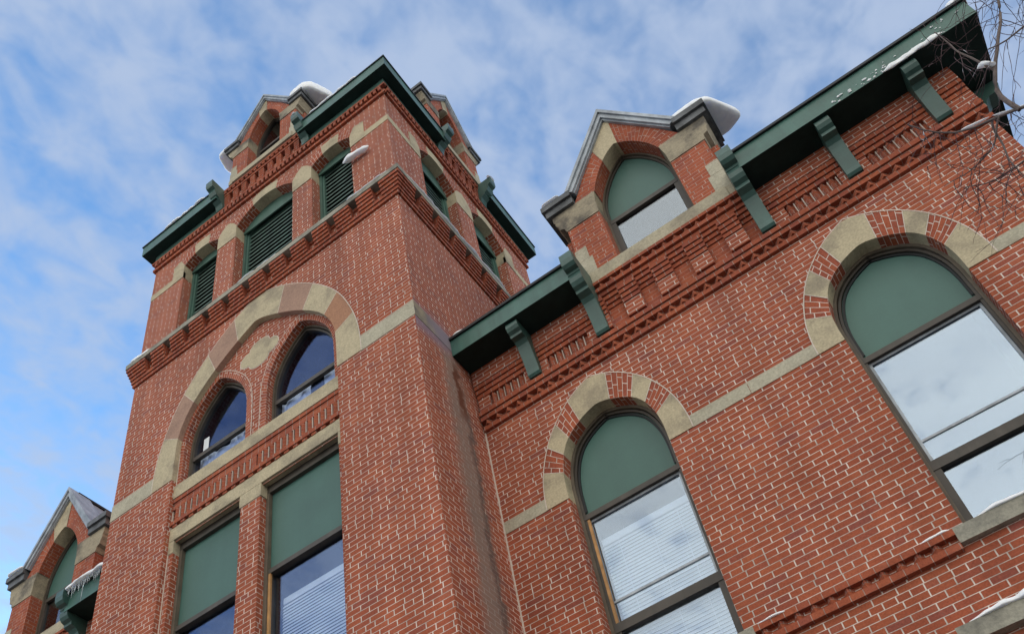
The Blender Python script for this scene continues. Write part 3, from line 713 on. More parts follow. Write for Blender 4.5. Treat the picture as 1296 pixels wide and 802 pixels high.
# ---------------------------------------------------------------- dormers
def dormer(T, cx, yf, P, kind, roofback, blindpanel=True, label=None):
    """P: heights and half widths"""
    hw, zb, zs, zi0, zi1, zk, hk, hg, za = (P[k] for k in ('hw', 'zb', 'zs', 'zi0', 'zi1', 'zk', 'hk', 'hg', 'za'))
    ho, zsp, zap = P['ho'], P['zsp'], P['zap']; s = P['s']
    slope = (za-zk)/hg
    cop = .155*s                                   # coping thickness measured along x
    inn_half = smooth_half([(ho, zi0-.3*s), (ho, zsp-.05), (ho*.97, zsp+.22*(zap-zsp)), (ho*.80, zsp+.50*(zap-zsp)), (ho*.50, zsp+.77*(zap-zsp)), (ho*.20, zsp+.94*(zap-zsp)), (0, zap)], 40)
    # brick body
    mb = MB(T)
    for sg in (-1, 1):
        a, b = sorted((cx+sg*hw, cx+sg*ho)); mb.box(a, b, yf, yf+.24, zs, zi0, 0)
        a, b = sorted((cx+sg*(hw+.003), cx+sg*(hw+.11*s))); mb.box(a, b, yf+.16, yf+.6*s, zi0-.42*s, zi0-.002, 0)
        e = cx+sg*hw
        mb.poly([(e, yf+.24, zb), (e, yf+roofback, zb), (e, yf+roofback, zi1), (e, yf+.24, zi1)]); mb.poly([(e, yf, zb), (e, yf+.24, zb), (e, yf+.24, zs), (e, yf, zs)])
    # gable bricks radiating from the opening
    I = [p for p in resample(inn_half, 60)]
    it = [p for p in I if p[1] >= zi0]
    O = []
    hgi = hg-.03*s
    zai = za-.06*s
    for k, p in enumerate(it):
        u = k/(len(it)-1)
        lo = Vector((hw, zi0)); 
        if p[1] < zi1: O.append(Vector((hw, p[1])))
        else:
            k0 = next(i for i, q in enumerate(it) if q[1] >= zi1); uu = (k-k0)/(len(it)-1-k0)
            O.append(Vector((hgi, zi1)).lerp(Vector((0, zai)), uu**1.15))
    ks = int(len(it)*P.get('apex', .80))
    d = 0
    def strip(mbx, k, m, yy, sg, d0, d1):
        p, q, a, b = it[k], it[k+1], O[k], O[k+1]; wd0, wd1 = (a-p).length, (b-q).length
        mbx.poly([(cx+sg*p.x, yy, p.y), (cx+sg*q.x, yy, q.y), (cx+sg*b.x, yy, b.y), (cx+sg*a.x, yy, a.y)], [(0, d0), (0, d1), (wd1, d1), (wd0, d0)], m)
        mbx.poly([(cx+sg*p.x, yy, p.y), (cx+sg*p.x, yf+.26, p.y), (cx+sg*q.x, yf+.26, q.y), (cx+sg*q.x, yy, q.y)], [(.05, d0), (.31, d0), (.31, d1), (.05, d1)], m)
    for sg in (-1, 1):
        d = 0
        for k in range(len(it)-1):
            if it[k][1] < zi1-.02: continue
            dd = (it[k+1]-it[k]).length*1.25
            if k < (ks if sg < 0 else int(len(it)*.95)): strip(mb, k, 0, yf, sg, d, d+dd)
            d += dd
    body = mb.build('dormer', [BRICKD], BLD, label)
    z = Vector((0, 0, 0))
    mb = MB(T)
    for sg in (-1, 1):
        for k in range(ks if sg < 0 else int(len(it)*.95), len(it)-1): strip(mb, k, 0, yf-.006, sg, 0, .1)
    mb.build('apex_stone', STONE, body, off=z)
    for sg in (-1, 1):
        # impost stone with a moulded outer end
        mb = MB(T); e = hk-.06*s
        pts = [(ho, zi0), (hw+.01, zi0), (hw+.03*s, zi0+.10*s), (hw+.09*s, zi0+.13*s), (hw+.10*s, zi0+.20*s), (hw+.13*s, zi0+.27*s), (e-.02, zi0+.32*s), (e, zi0+.36*s), (e, zi1), (ho*.93, zi1), (ho*.99, (zi0+zi1)/2)]
        pts = [(cx+sg*x, zz) for x, zz in pts]
        shape(mb, pts, yf-.012, yf+.5*s); mb.build('impost_stone', STONED, body, off=z)
        # kneeler block of lead covered slate
        mb = MB(T); a, b = sorted((cx+sg*(hk-.43*s), cx+sg*hk)); mb.box(a, b, yf-.06*s, yf+.55*s, zi1+.002, zi1+(zk-zi1)*.55)
        a2, b2 = sorted((cx+sg*(hk-.43*s), cx+sg*(hk+.035*s))); mb.box(a2, b2, yf-.10*s, yf+.58*s, zi1+(zk-zi1)*.55, zk)
        mb.build('kneeler', SLATE, body, off=z)
        # quoin stones low on the corner
        mb = MB(T)
        a, b = sorted((cx+sg*(hw-.16*s), cx+sg*(hw+.012))); mb.box(a, b, yf-.008, yf+.3, zs+.36*s, zs+.62*s)
        a, b = sorted((cx+sg*(hw-.20*s), cx+sg*(hw+.03))); mb.box(a, b, yf-.008, yf+.3, zs+.008, zs+.355*s)
        mb.build('quoin_stone', BAND, body, off=z)
        # raking coping in two mouldings
        mb = MB(T)
        dx = hg; dz = za-zk; ln = math.hypot(dx, dz); nx, nz = dz/ln, dx/ln
        def rake(t0, t1, y0, y1, m):
            p = [(hg-nx*t1, zk-nz*t1), (hg-nx*t0, zk-nz*t0), (0, za-t0*(nz+nx*dz/dx)), (0, za-t1*(nz+nx*dz/dx))]
            mb.prism([(cx+sg*x, zq) for x, zq in p], 'y', y0, y1, m)
        # clip lower ends at kneeler top by lengthening slightly into it
        rake(-.02*s, .030*s, yf-.10*s, yf+.34, 0); rake(.033*s, .095*s, yf-.075*s, yf+.34, 0); rake(.098*s, .120*s, yf-.045*s, yf+.3, 0)
        mb.build('coping', LEAD, body, off=z)
    # sill
    mb = MB(T); mb.box(cx-hw*.92, cx+hw*.92, yf-.035, yf+.24, zb+.004, zs); mb.box(cx-hw-.05*s, cx-hw*.922, yf-.02, yf+.24, zb+.004, zs-.01); mb.box(cx+hw*.922, cx+hw+.05*s, yf-.02, yf+.24, zb+.004, zs-.01)
    mb.build('sill', SILLST, body, off=z)
    # window
    yw = yf+.22; half = [Vector((p[0], p[1])) for p in inn_half]
    mb = MB(T); ring(mb, cx, half, zs, yw, yw+.06, .026*s, 1)
    h2 = [Vector((max(0, p[0]-.026*s), p[1]-.034*s)) for p in half]
    ring(mb, cx, h2, zs, yw+.02, yw+.09, .028*s, 0)
    zt = P['zt']
    mb.box(cx-ho+.04, cx+ho-.04, yw+.01, yw+.08, zt-.035*s, zt+.045*s); mb.box(cx-ho+.04, cx+ho-.04, yw+.02, yw+.08, zs, zs+.07*s)
    for sg in (-1, 1):
        a, b = sorted((cx+sg*(ho-.10*s), cx+sg*(ho-.026*s))); mb.box(a, b, yw+.015, yw+.085, zs+.07*s, zt-.035*s)
    mb.build('window_frame', [FRAME, WOODF], body, off=z)
    arcp = full(cx, h2)
    if blindpanel:
        mb = MB(T); pts = [(cx-ho+.045, zt)]+[p for p in arcp if p[1] > zt+.01]+[(cx+ho-.045, zt)]
        shape(mb, pts, yw+.045, yw+.06); mb.build('panel', PANEL, body, off=z); 
        mb = MB(T); mb.box(cx-ho+.1*s, cx+ho-.1*s, yw+.05, yw+.056, zs+.06, zt-.03); mb.build('pane', GLASSD, body, off=z)
    else:
        mb = MB(T); shape(mb, [(cx-ho+.06, zs+.05)]+arcp+[(cx+ho-.06, zs+.05)], yw+.05, yw+.056); mb.build('pane', GLASSD, body, off=z)
    mb = MB(T); mb.poly([(cx-ho-.1, yw+.55, zs-.3), (cx+ho+.1, yw+.55, zs-.3), (cx+ho+.1, yw+.55, zap+.1), (cx-ho-.1, yw+.55, zap+.1)]); mb.poly([(cx-ho-.1, yw+.1, zap+.05), (cx+ho+.1, yw+.1, zap+.05), (cx+ho+.1, yw+.55, zap+.05), (cx-ho-.1, yw+.55, zap+.05)])  # near-black sheets added behind the dormer glass as interior shade
    mb.build('room_shade_box', ROOM, body, off=z)
    # little roof running back
    mb = MB(T); d = roofback
    for sg in (-1, 1):
        mb.poly([(cx+sg*(hg+.02), yf+.34, zk-.03), (cx, yf+.34, za-.03), (cx, yf+d, za-.03), (cx+sg*(hg+.02), yf+d, zk-.03)])
        mb.poly([(cx+sg*(hg+.02), yf+.34, zk-.10), (cx, yf+.34, za-.10), (cx, yf+d, za-.10), (cx+sg*(hg+.02), yf+d, zk-.10)])
        a, b = sorted((cx+sg*(hg-.05), cx+sg*(hw+.02))); mb.box(a, b, yf+.3, yf+d, zk-.12, zk-.05)
    mb.prism([(cx-.03, za-.03), (cx+.03, za-.03), (cx+.03, za+.02), (cx-.03, za+.02)], 'y', yf+.1, yf+d, 1)
    mb.poly([(cx-hw, yf+d, zb), (cx+hw, yf+d, zb), (cx+hw, yf+d, zk), (cx, yf+d, za-.04), (cx-hw, yf+d, zk)])
    mb.build('dormer_roof', [LEADR, LIP], body, off=z)
    return body
PW = dict(hw=1.04, zb=10.10, zs=10.325, zi0=11.47, zi1=11.95, zk=12.20, hk=1.245, hg=.855, za=13.60, ho=.545, zsp=11.62, zap=12.70, zt=11.42, s=1.0, apex=.77)
PT = dict(hw=.80, zb=17.30, zs=17.46, zi0=18.36, zi1=18.68, zk=18.88, hk=.98, hg=.70, za=19.97, ho=.41, zsp=18.50, zap=19.38, zt=18.40, s=.76, apex=.82)
DW_C = -.795
dormer(None, DW_C, 7.15, PW, 'wing', 4.0)
dormer(None, -12.15, 7.15, PW, 'wing', 1.6)
dormer(None, -6.41, 5.93, PT, 'tower', 1.5, False)
PS = dict(PT); PS['za'] = 20.05
dormer(side_T(XR), DT_S, 5.93, PS, 'tower', 1.5, False)

# corbelling under the dormers
def tower_corbel(T, cx):
    mb = MB(T); x0, x1 = cx-.96, cx+.96; y = YT
    mb.box(x0, x1, y-.045, y+.02, 16.645, 16.71, 0, True)
    mb.box(x0, x1, y+.03, y+.05, 16.71, 17.16, 0, True)
    x = x0
    while x < x1-.05:
        for k in range(5): mb.box(x, min(x1, x+.120), y-.030-.004*k, y+.03, 16.72+k*.072, 16.72+k*.072+.064, 0, True)
        x += .212
    mb.box(x0, x1, y-.055, y+.02, 17.085, 17.15, 0, True)
    x = x0
    while x < x1-.05: mb.box(x, x+.06, y-.072, y+.02, 17.155, 17.215, 0, True); x += .106
    mb.box(x0, x1, y-.03, y+.02, 17.155, 17.218, 0, True)
    mb.box(x0, x1, y-.076, y+.02, 17.222, 17.298, 0, True)
    mb.build('corbel_table', BRICKC, BLD)
tower_corbel(None, -6.41); tower_corbel(side_T(XR), DT_S)

# ================================================================ wings
WIN = [-2.215, 1.0]
w_in = smooth_half([(.625, 7.18), (.625, 7.45), (.59, 7.70), (.50, 7.95), (.36, 8.11), (.165, 8.225), (0, 8.275)], 40)
w_out = smooth_half([(.90, 7.18), (.895, 7.40), (.845, 7.72), (.70, 8.10), (.52, 8.37), (.28, 8.61), (0, 8.75)], 40)
XE = 2.705
mb = MB()
wall(mb, XR, XE, 4.15, 9.95, [(c, w_in, 4.69) for c in WIN], YW)
wall(mb, XR, XE, -EYE, 4.15, [(c, rect_half(.60, 3.72), 1.2) for c in WIN], YW)
for c in WIN: jambs(mb, c-.625, c+.625, 4.69, 7.18, YW, YW+.17); jambs(mb, c-.6, c+.6, 1.2, 3.72, YW, YW+.17)
mb.poly([(XE, YW, -EYE), (XE, 16, -EYE), (XE, 16, 9.95), (XE, YW, 9.95)]); mb.poly([(XR, 16, -EYE), (XE, 16, -EYE), (XE, 16, 9.95), (XR, 16, 9.95)])
mb.build('wing_wall', BRICK, BLD)
mb = MB(); mb.box(-19, XL, YW, 16, -EYE, 9.95); mb.build('wing_wall', BRICK, BLD)
# pale joint where the wing meets the tower, beside the recess and along the band
mb = MB(); mb.box(XR-.002, XR+.016, YW-.010, YW+.01, -EYE, 8.86); mb.box(REC_C-REC_H-.001, REC_C-REC_H+.014, YR-.008, YR+.01, -EYE, 10.6)
mb.build('mortar_joint', MORT, BLD)
mb = MB()
e = [XR+.016]+[v for c in WIN for v in (c-.895, c+.895)]+[XE+.004]
for a, b in zip(e[::2], e[1::2]):
    mb = MB(); blocks(mb, a, b, YW-.006, YW+.03, 7.178, 7.352, .7); mb.build('stone_band', BAND, BLD)
mb = MB(); mb.box(XE-.02, XE+.005, YW+.031, 16, 7.178, 7.352); mb.build('stone_band', BAND, BLD)
def arched_window(c, has_blind):
    y0 = YW+.16
    mb = MB()
    segs = [(0, .275, 1, False), (.275, .46, 0, True), (.46, .63, 1, False), (.63, .80, 0, True), (.80, 1.12, 1, False), (1.12, 1.33, 0, True), (1.33, 1.49, 1, False), (1.49, 1.68, 0, True), (1.68, 2, 1, False)]
    arch(mb, c, w_in, w_out, YW-.006, y0, segs, mline=2)
    mb.build('window_arch', [BRICK, STONE, MORT], BLD)
    zs = 4.69; zt0, zt1 = 6.93, 7.0
    mb = MB(); ring(mb, c, w_in, zs, y0-.01, y0+.10, .035, 1)
    h2 = [Vector((max(0, p[0]-.035), p[1]-.035)) for p in w_in]
    ring(mb, c, h2, zs, y0+.012, y0+.10, .028, 0)
    h3 = [Vector((max(0, p[0]-.063), p[1]-.064)) for p in w_in]; ring(mb, c, h3, 7.05, y0+.030, y0+.10, .024, 2)  # thicker head frame, near black to stand in for the arch's shadow gap
    mb.box(c-.59, c+.59, y0+.005, y0+.10, zt0, zt1); mb.box(c-.59, c+.59, y0, y0+.10, 5.43, 5.535); mb.box(c-.585, c+.585, y0, y0+.10, zs, zs+.075)
    for sg in (-1, 1):
        a, b = sorted((c+sg*.595, c+sg*.525)); mb.box(a, b, y0+.008, y0+.09, zs+.075, 5.43)
    fr = mb.build('sash_window', [FRAME, WOODF, LIP], BLD)
    zo = Vector((0, 0, 0))
    mb = MB(); arcp = [(p[0], p[1]) for p in full(c, h2)]
    pts = [(c-.575, zt1)]+[p for p in arcp if p[1] > zt1+.02]+[(c+.575, zt1)]
    shape(mb, pts, y0+.045, y0+.062); mb.build('panel', PANEL, fr)
    # slim metal storm sash
    mb = MB()
    for sg in (-1, 1):
        a, b = sorted((c+sg*.560, c+sg*.535)); mb.box(a, b, y0+.045, y0+.075, 5.535, zt0)
    mb.box(c-.535, c+.535, y0+.045, y0+.075, zt0-.03, zt0); mb.box(c-.535, c+.535, y0+.05, y0+.075, 5.80, 5.825)
    mb.build('storm_sash', LEAD, fr)
    mb = MB(); mb.box(c-.535, c+.535, y0+.060, y0+.066, 5.535, zt0-.03); mb.build('pane', GLASSW if not has_blind else GLASSB, fr)
    mb = MB(); mb.box(c-.525, c+.525, y0+.045, y0+.051, zs+.075, 5.43); mb.build('pane', GLASSW if not has_blind else GLASSB, fr)
    if has_blind: mb = MB(); mb.box(c-.561, c-.532, y0+.014, y0+.043, 5.537, zt0-.002); mb.build('jamb_strip', WOOD, fr, 'strip of bare orange wood at the sash edge')
    if has_blind:
        mb = MB(); top = 6.70
        mb.box(c-.52, c+.52, y0+.15, y0+.20, top-.09, top); z = top-.12
        while z > 4.7:
            mb.prism([(y0+.142, z-.032), (y0+.158, z+.010), (y0+.156, z+.012), (y0+.140, z-.030)], 'x', c-.52, c+.52); z -= .043
        for xx in (-.33, .05, .36): mb.box(c+xx-.003, c+xx+.003, y0+.146, y0+.15, 4.7, top-.09)
        mb.build('blind', BLIND, fr)
    room(fr, c-.5, c+.5, y0+.12, 4.6, 8.4)
    mb = MB(); mb.box(c-.72, c+.72, YW-.06, YW+.16, 4.535, 4.688); mb.build('window_sill', LEDGE, BLD)
    # hooded window of the storey below
    mb = MB(); mb.box(c-1.08, c+1.08, YW-.10, YW+.16, 3.715, 3.868); mb.build('window_hood', LEDGE, BLD)
    mb = MB(); mb.box(c-.6, c+.6, YW+.13, YW+.2, 3.64, 3.714); mb.box(c-.6, c-.52, YW+.13, YW+.2, 1.2, 3.64); mb.box(c+.52, c+.6, YW+.13, YW+.2, 1.2, 3.64); mb.box(c-.52, c+.52, YW+.13, YW+.2, 2.4, 2.48); mb.box(c-.52, c+.52, YW+.13, YW+.2, 1.2, 1.28)
    fr = mb.build('sash_window', FRAME, BLD); mb = MB(); mb.box(c-.52, c+.52, YW+.16, YW+.167, 1.28, 3.64); mb.build('pane', GLASST, fr); room(fr, c-.5, c+.5, YW+.21, 1.1, 3.8)
GLASSB = glass_mat('blind_glass', .20, (.90, .94, .98), gl=(.70, .81, .94))
arched_window(WIN[0], True); arched_window(WIN[1], False)
# sawtooth string between the sills
def sawtooth(mb, x0, x1, y, zb, zt, pitch, proud):
    x = x0
    while x+pitch <= x1+.02:
        mb.prism([(x+.008, y+.02), (x+pitch-.008, y+.02), (x+pitch-.008, y+.004), (x+pitch*.5, y-proud), (x+.008, y+.004)], 'z', zb, zt); x += pitch
mb = MB(); a, b = WIN[0]+.72, WIN[1]-.72
mb.box(a, b, YW-.062, YW+.02, 4.624, 4.686, 0, True); mb.box(a, b, YW-.055, YW+.02, 4.485, 4.547, 0, True); sawtooth(mb, a, b, YW+.02, 4.549, 4.622, .152, .075)
mb.build('dentil_string', BRICKC, BLD)

def cornice(x0, x1, holes):
    """x0..x1 the run; panels lie outside the spans listed in holes (the dormer)"""
    y = YW
    mb = MB()
    mb.box(x0, x1, y-.042, y+.02, 8.865, 8.932, 0, True); mb.box(x0, x1, y-.002, y+.02, 8.932, 9.004, 0, True); sawtooth(mb, x0, x1, y-.003, 8.934, 9.002, .152, .070)
    mb.box(x0, x1, y-.078, y+.02, 9.004, 9.068, 0, True); mb.box(x0, x1, y-.098, y+.02, 9.085, 9.152, 0, True)
    mb.box(x0, x1, y-.036, y+.02, 8.934, 8.9395, 1); mb.box(x0, x1, y-.070, y+.02, 9.0695, 9.0835, 1)
    mb.build('cornice', [BRICKC, MORTD], BLD)
def cornice_panels(x0, x1, spans):
    y = YW; mb = MB()
    mb.box(x0, x1, y-.055, y+.02, 9.156, 9.215, 0, True)
    for k, p in enumerate((.062, .080, .098)):
        mb.box(x0, x1, y-p, y+.02, 9.432+k*.074, 9.432+k*.074+.064, 0, True); mb.box(x0, x1, y-p+.006, y+.02, 9.432+k*.074+.0655, 9.432+k*.074+.0725, 1)
    mb.box(x0, x1, y-.104, y+.02, 9.655, 9.925, 2, False)
    mb.box(x0, x1, y-.005, y+.02, 9.215, 9.80, 0)
    last = x0
    for a, b in spans:
        mb.box(last, a, y-.052, y+.02, 9.217, 9.43, 2, False); last = b
        x = a+.015
        while x+.09 < b:
            mb.box(x+.088, x+.099, y-.035, y+.01, 9.225, 9.42, 1)
            mb.prism([(x, y+.01), (x+.085, y+.01), (x+.085, y+.006), (x+.030, y-.056), (x, y-.020)], 'z', 9.218, 9.428); x += .102
    mb.box(last, x1, y-.052, y+.02, 9.217, 9.43, 2, False)
    mb.build('cornice', [BRICKC, MORTD, BRICK], BLD)
cornice(XR+.018, XE+.03, None)
cornice_panels(XR+.018, -1.90, [(-3.50, -2.97), (-2.63, -2.05)])
cornice_panels(.40, XE+.04, [(.58, 1.22), (1.56, 2.22)])
def wing_corbel(cx):
    """stepped brick corbelling below a wing dormer"""
    y = 7.15; x0, x1 = cx-1.10, cx+1.10; mb = MB()
    mb.box(x0, x1, YW-.012, YW+.02, 9.152, 9.60, 0, False)
    # top: sill course, sawtooth, course
    mb.box(x0, x1, y-.045, YW, 10.045, 10.098, 0, True); mb.box(x0, x1, y+.045, YW, 9.98, 10.045, 0, True)
    x = x0
    while x+.15 <= x1+.02:
        mb.prism([(x+.008, y+.05), (x+.142, y+.05), (x+.142, y+.035), (x+.075, y-.035), (x+.008, y+.035)], 'z', 9.98, 10.043); x += .15
    mb.box(x0, x1, y-.030, YW, 9.912, 9.978, 0, True)
    for k, (zq, p) in enumerate(((9.838, .004), (9.764, .026), (9.690, .046), (9.616, .064))):
        mb.box(x0, x1, y+p, YW, zq, zq+.062, 0, True); mb.box(x0, x1, y+p+.008, YW, zq+.0635, zq+.0725, 2, False)
    nb = 5; pitch = .452
    for i in range(nb):
        a = cx-.245-.0+(i-2)*pitch; b = a+.235
        mb.box(a, b, y+.004, YW, 9.225, 9.475, 1, False)
        for k in range(4): mb.box(a-.002, b+.002, y-.010-.012*k, YW, 9.482+k*.0745, 9.482+k*.0745+.060, 0, True)
    mb.build('corbel_table', [BRICKC, BRICK, MORTD], BLD)
wing_corbel(DW_C); wing_corbel(-12.15)
cornice(-19, XL-.01, None)
cornice_panels(-11.05, XL-.01, [(-10.7, -9.3)])

# wing eaves
ZS, ZT, YE = 9.93, 10.235, 6.752
def wing_eave(x0, x1, corner=None):
    mb = MB()
    if corner:
        xo = XE+.475
        outer = [(x0, YE), (xo, YE), (xo, 16.4)]; inner = [(x0, YW+.02), (XE-.02, YW+.02), (XE-.02, 16.4)]; lipo = [(x0, YE-.03), (xo+.03, YE-.03), (xo+.03, 16.4)]
    else: outer = [(x0, YE), (x1, YE)]; inner = [(x0, YW+.02), (x1, YW+.02)]; lipo = [(x0, YE-.03), (x1, YE-.03)]
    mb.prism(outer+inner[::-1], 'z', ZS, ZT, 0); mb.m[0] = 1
    mb.prism(lipo+inner[::-1], 'z', ZT+.003, ZT+.045, 2)
    if corner: mb.poly([(XE+.0, YW-.0, ZS-.003), (XE+.02, YW-.02, ZS-.003), (xo-.01, YE+.03, ZS-.003), (xo-.03, YE+.05, ZS-.003)], None, 2)
    mb.build('eave', [GREEN, SOFFIT, LIP], BLD)
wing_eave(XR+.005, -1.92); wing_eave(.40, 3.2, True); wing_eave(-11.0, XL-.005); wing_eave(-19, -13.3)
for a in (-2.90, 1.29, 2.30): bracket(a, a+.165, YW, 1.0, ZS, False)
for a in (-1.925, .245, -11.10, -13.35): bracket(a, a+.17, YW, 1.0, ZS, True)
bracket(7.62, 7.80, YT, 1.0, ZS, False, side_T(XE))
# roofs
def roof(x0, x1, hipL=False, hipR=False):
    mb = MB(); e = ZT+.045
    mb.poly([(x0, YE-.02, e), (x1, YE-.02, e), (x1, 11.6, 13.6), (x0, 11.6, 13.6)]); mb.poly([(x0, 16.4, e), (x1, 16.4, e), (x1, 11.6, 13.6), (x0, 11.6, 13.6)])
    for x, k in ((x0, hipL), (x1, hipR)):
        if k: mb.poly([(x, YE-.02, e), (x, 16.4, e), (x, 11.6, 13.6)])
    mb.build('roof', ROOF, BLD)
roof(XR, -1.85); roof(.25, XE+.47, hipR=True); roof(-19, -13.2, hipL=True); roof(-11.1, XL)
for a, b in ((-1.85, .25), (-13.2, -11.1)):
    mb = MB(); mb.poly([(a, 8.2, 11.25), (b, 8.2, 11.25), (b, 11.6, 13.6), (a, 11.6, 13.6)]); mb.poly([(a, 16.4, ZT+.045), (b, 16.4, ZT+.045), (b, 11.6, 13.6), (a, 11.6, 13.6)]); mb.poly([(a, YW+.25, 9.95), (b, YW+.25, 9.95), (b, 8.2, 11.25), (a, 8.2, 11.25)])
    mb.build('roof', ROOF, BLD)
mb = MB(); cx, cy = (XL+XR)/2, (YT+YB)/2; e = [(XL+.1, YT+.35), (XR-.35, YT+.35), (XR-.35, YB-.1), (XL+.1, YB-.1)]; r = [(cx-.7, cy-.4), (cx+.7, cy-.4), (cx+.7, cy+.4), (cx-.7, cy+.4)]
# roof deck low over the eaves, hidden from the street
for i in range(4):
    a, b, c_, d_ = e[i], e[(i+1) % 4], r[(i+1) % 4], r[i]
    mb.poly([(a[0], a[1], 17.2), (b[0], b[1], 17.2), (c_[0], c_[1], 19.3), (d_[0], d_[1], 19.3)])
mb.poly([(p[0], p[1], 19.3) for p in r]); mb.build('roof', ROOF, BLD, 'low hipped roof on the belfry')

# ================================================================ snow and ice
def tag(o, label, cat, group=None, kind=None):
    if label: o['label'] = label
    if cat: o['category'] = cat
    if group: o['group'] = group
    if kind: o['kind'] = kind
    return o
def snow_obj(name, bm, label, cat='snow', group=None, loc=None, sub=2, strength=.03, scale=5.0, material=None):
    me = bpy.data.meshes.new(name); bmesh.ops.recalc_face_normals(bm, faces=bm.faces)
    for v in bm.verts:
        d = Vector((noise.noise(v.co*scale), noise.noise(v.co*scale+Vector((9, 2, 4))), noise.noise(v.co*scale+Vector((3, 7, 1)))))
        v.co += d*strength
    c = sum((v.co for v in bm.verts), Vector())/len(bm.verts)
    for v in bm.verts: v.co -= c
    bm.to_mesh(me); bm.free(); me.materials.append(material or SNOW)
    for p in me.polygons: p.use_smooth = True
    o = bpy.data.objects.new(name, me); C.objects.link(o); o.location = c+Vector((0, 0, EYE))
    if sub:
        md = o.modifiers.new('soft', 'SUBSURF'); md.levels = sub; md.render_levels = sub
    return tag(o, label, cat, group)
def slab(poly, z0, z1, inset=.05, tilt=0.0):
    """soft edged slab over a plan outline"""
    bm = bmesh.new(); c = Vector((sum(p[0] for p in poly)/len(poly), sum(p[1] for p in poly)/len(poly)))
    pts = []
    for i, p in enumerate(poly):
        q = poly[(i+1) % len(poly)]
        for t in (0, 1/3, 2/3): pts.append(Vector(p).lerp(Vector(q), t))
    rings = []
    for z, k in ((z0, 1-inset*1.2), (z0+.015, 1.0), (z0+(z1-z0)*.6, 1.0), (z1, 1-inset*2)):
        rings.append([bm.verts.new((c.x+(p.x-c.x)*k, c.y+(p.y-c.y)*k, z)) for p in pts])
    n = len(pts)
    for a, b in zip(rings, rings[1:]):
        for i in range(n): bm.faces.new((a[i], a[(i+1) % n], b[(i+1) % n], b[i]))
    bm.faces.new(list(reversed(rings[0]))); bm.faces.new(rings[-1])
    return bm
def strip(path, wd, ht, seed=0, down=.3, n=10, vary=1.0):
    """drift lying along a path: rounded section, flat base, ragged size"""
    rnd = random.Random(seed); P = resample(path, max(4, int(sum((Vector(b)-Vector(a)).length for a, b in zip(path, path[1:]))/.045))) if len(path[0]) == 3 else None
    bm = bmesh.new(); rings = []
    for i, p in enumerate(P):
        t = i/(len(P)-1); tap = min(1, (t*6+.12), ((1-t)*6+.12)); k = tap*(1-vary+vary*(.6+.7*abs(noise.noise(Vector((i*.21, seed*3.3, 0))))+.3*rnd.random()))
        a = P[max(0, i-1)]; b = P[min(len(P)-1, i+1)]; tg = (b-a).normalized(); sd_ = tg.cross(Vector((0, 0, 1))).normalized()
        rings.append([bm.verts.new(p+sd_*(wd*.5*k*math.cos(an))+Vector((0, 0, ht*k*max(-down*.25, math.sin(an))))) for an in [2*math.pi*j/8 for j in range(8)]])
    for a, b in zip(rings, rings[1:]):
        for j in range(8): bm.faces.new((a[j], a[(j+1) % 8], b[(j+1) % 8], b[j]))
    bm.faces.new(rings[0]); bm.faces.new(list(reversed(rings[-1])))
    return bm
g = 'snow caught on the building'
snow_obj('snow_block', slab([(-.02, 7.08), (.40, 7.07), (.56, 7.13), (.86, 7.62), (.60, 7.75), (-.02, 7.72)], 12.21, 12.40), 'big overhanging white snow slab on the right shoulder of the wing dormer', 'snow', g, strength=.016, sub=1)
snow_obj('snow_block', slab([(-2.06, 7.02), (-1.75, 7.02), (-1.75, 7.5), (-2.06, 7.5)], 12.21, 12.245), 'thin snow film on the left shoulder of the dormer right of the tower', 'snow', g, strength=.008)
snow_obj('snow_block', slab([(-5.78, 5.87), (-5.40, 5.86), (-5.26, 5.95), (-5.05, 6.38), (-5.3, 6.52), (-5.78, 6.45)], 18.89, 19.24), 'white snow block on the right shoulder of the front tower dormer', 'snow', g, strength=.018, sub=1)
snow_obj('snow_block', slab([(-7.62, 5.90), (-7.35, 5.87), (-7.30, 6.4), (-7.62, 6.52), (-7.72, 6.2)], 18.89, 19.05), 'snow hanging over the left shoulder of the front tower dormer', 'snow', g, strength=.012)
snow_obj('snow_block', slab([(-13.42, 7.0), (-12.97, 7.02), (-12.97, 7.6), (-13.42, 7.6)], 12.21, 12.27), 'thin snow on the shoulder of the dormer left of the tower', 'snow', g, strength=.008)
snow_obj('snow_chunk', strip([(-4.60, 5.93, 14.93), (-4.42, 5.91, 14.90), (-4.25, 5.92, 14.88), (-4.06, 5.94, 14.86)], .12, .085, 3, 3, vary=.3), 'white snow chunk stuck beside the right belfry louver', 'snow', g, strength=.035, scale=14)
led = [((-9.22, 5.90, 13.55), (-8.62, 5.90, 13.55), 'snow drift on the left end of the belfry ledge'), ((-8.32, 5.93, 13.56), (-7.50, 5.93, 13.56), 'snow in the left belfry opening on the ledge'),
       ((-5.28, 5.94, 13.56), (-4.70, 5.94, 13.56), 'snow under the right belfry louver on the ledge'), ((-4.60, 5.89, 13.555), (-3.66, 5.89, 13.555), 'thin line of snow on the ledge at the tower corner'),
       ((-7.0, 5.90, 13.555), (-5.75, 5.90, 13.555), 'thin snow under the middle belfry louver')]
for i, (a, b, t) in enumerate(led): snow_obj('snow_drift', strip([a, b], .11, .10 if i < 3 else .04, 11+i), t, 'snow', g, strength=.015, scale=9)
snow_obj('snow_drift', strip([(-3.56, 6.0, 13.555), (-3.56, 8.9, 13.555)], .09, .03, 31), 'thin snow on the ledge along the tower side', 'snow', g, strength=.01)
snow_obj('snow_drift', strip([(-5.25, 5.80, 17.2), (-3.95, 5.80, 17.2)], .12, .10, 41), 'snow along the tower eave right of the front dormer', 'snow', g, strength=.015)
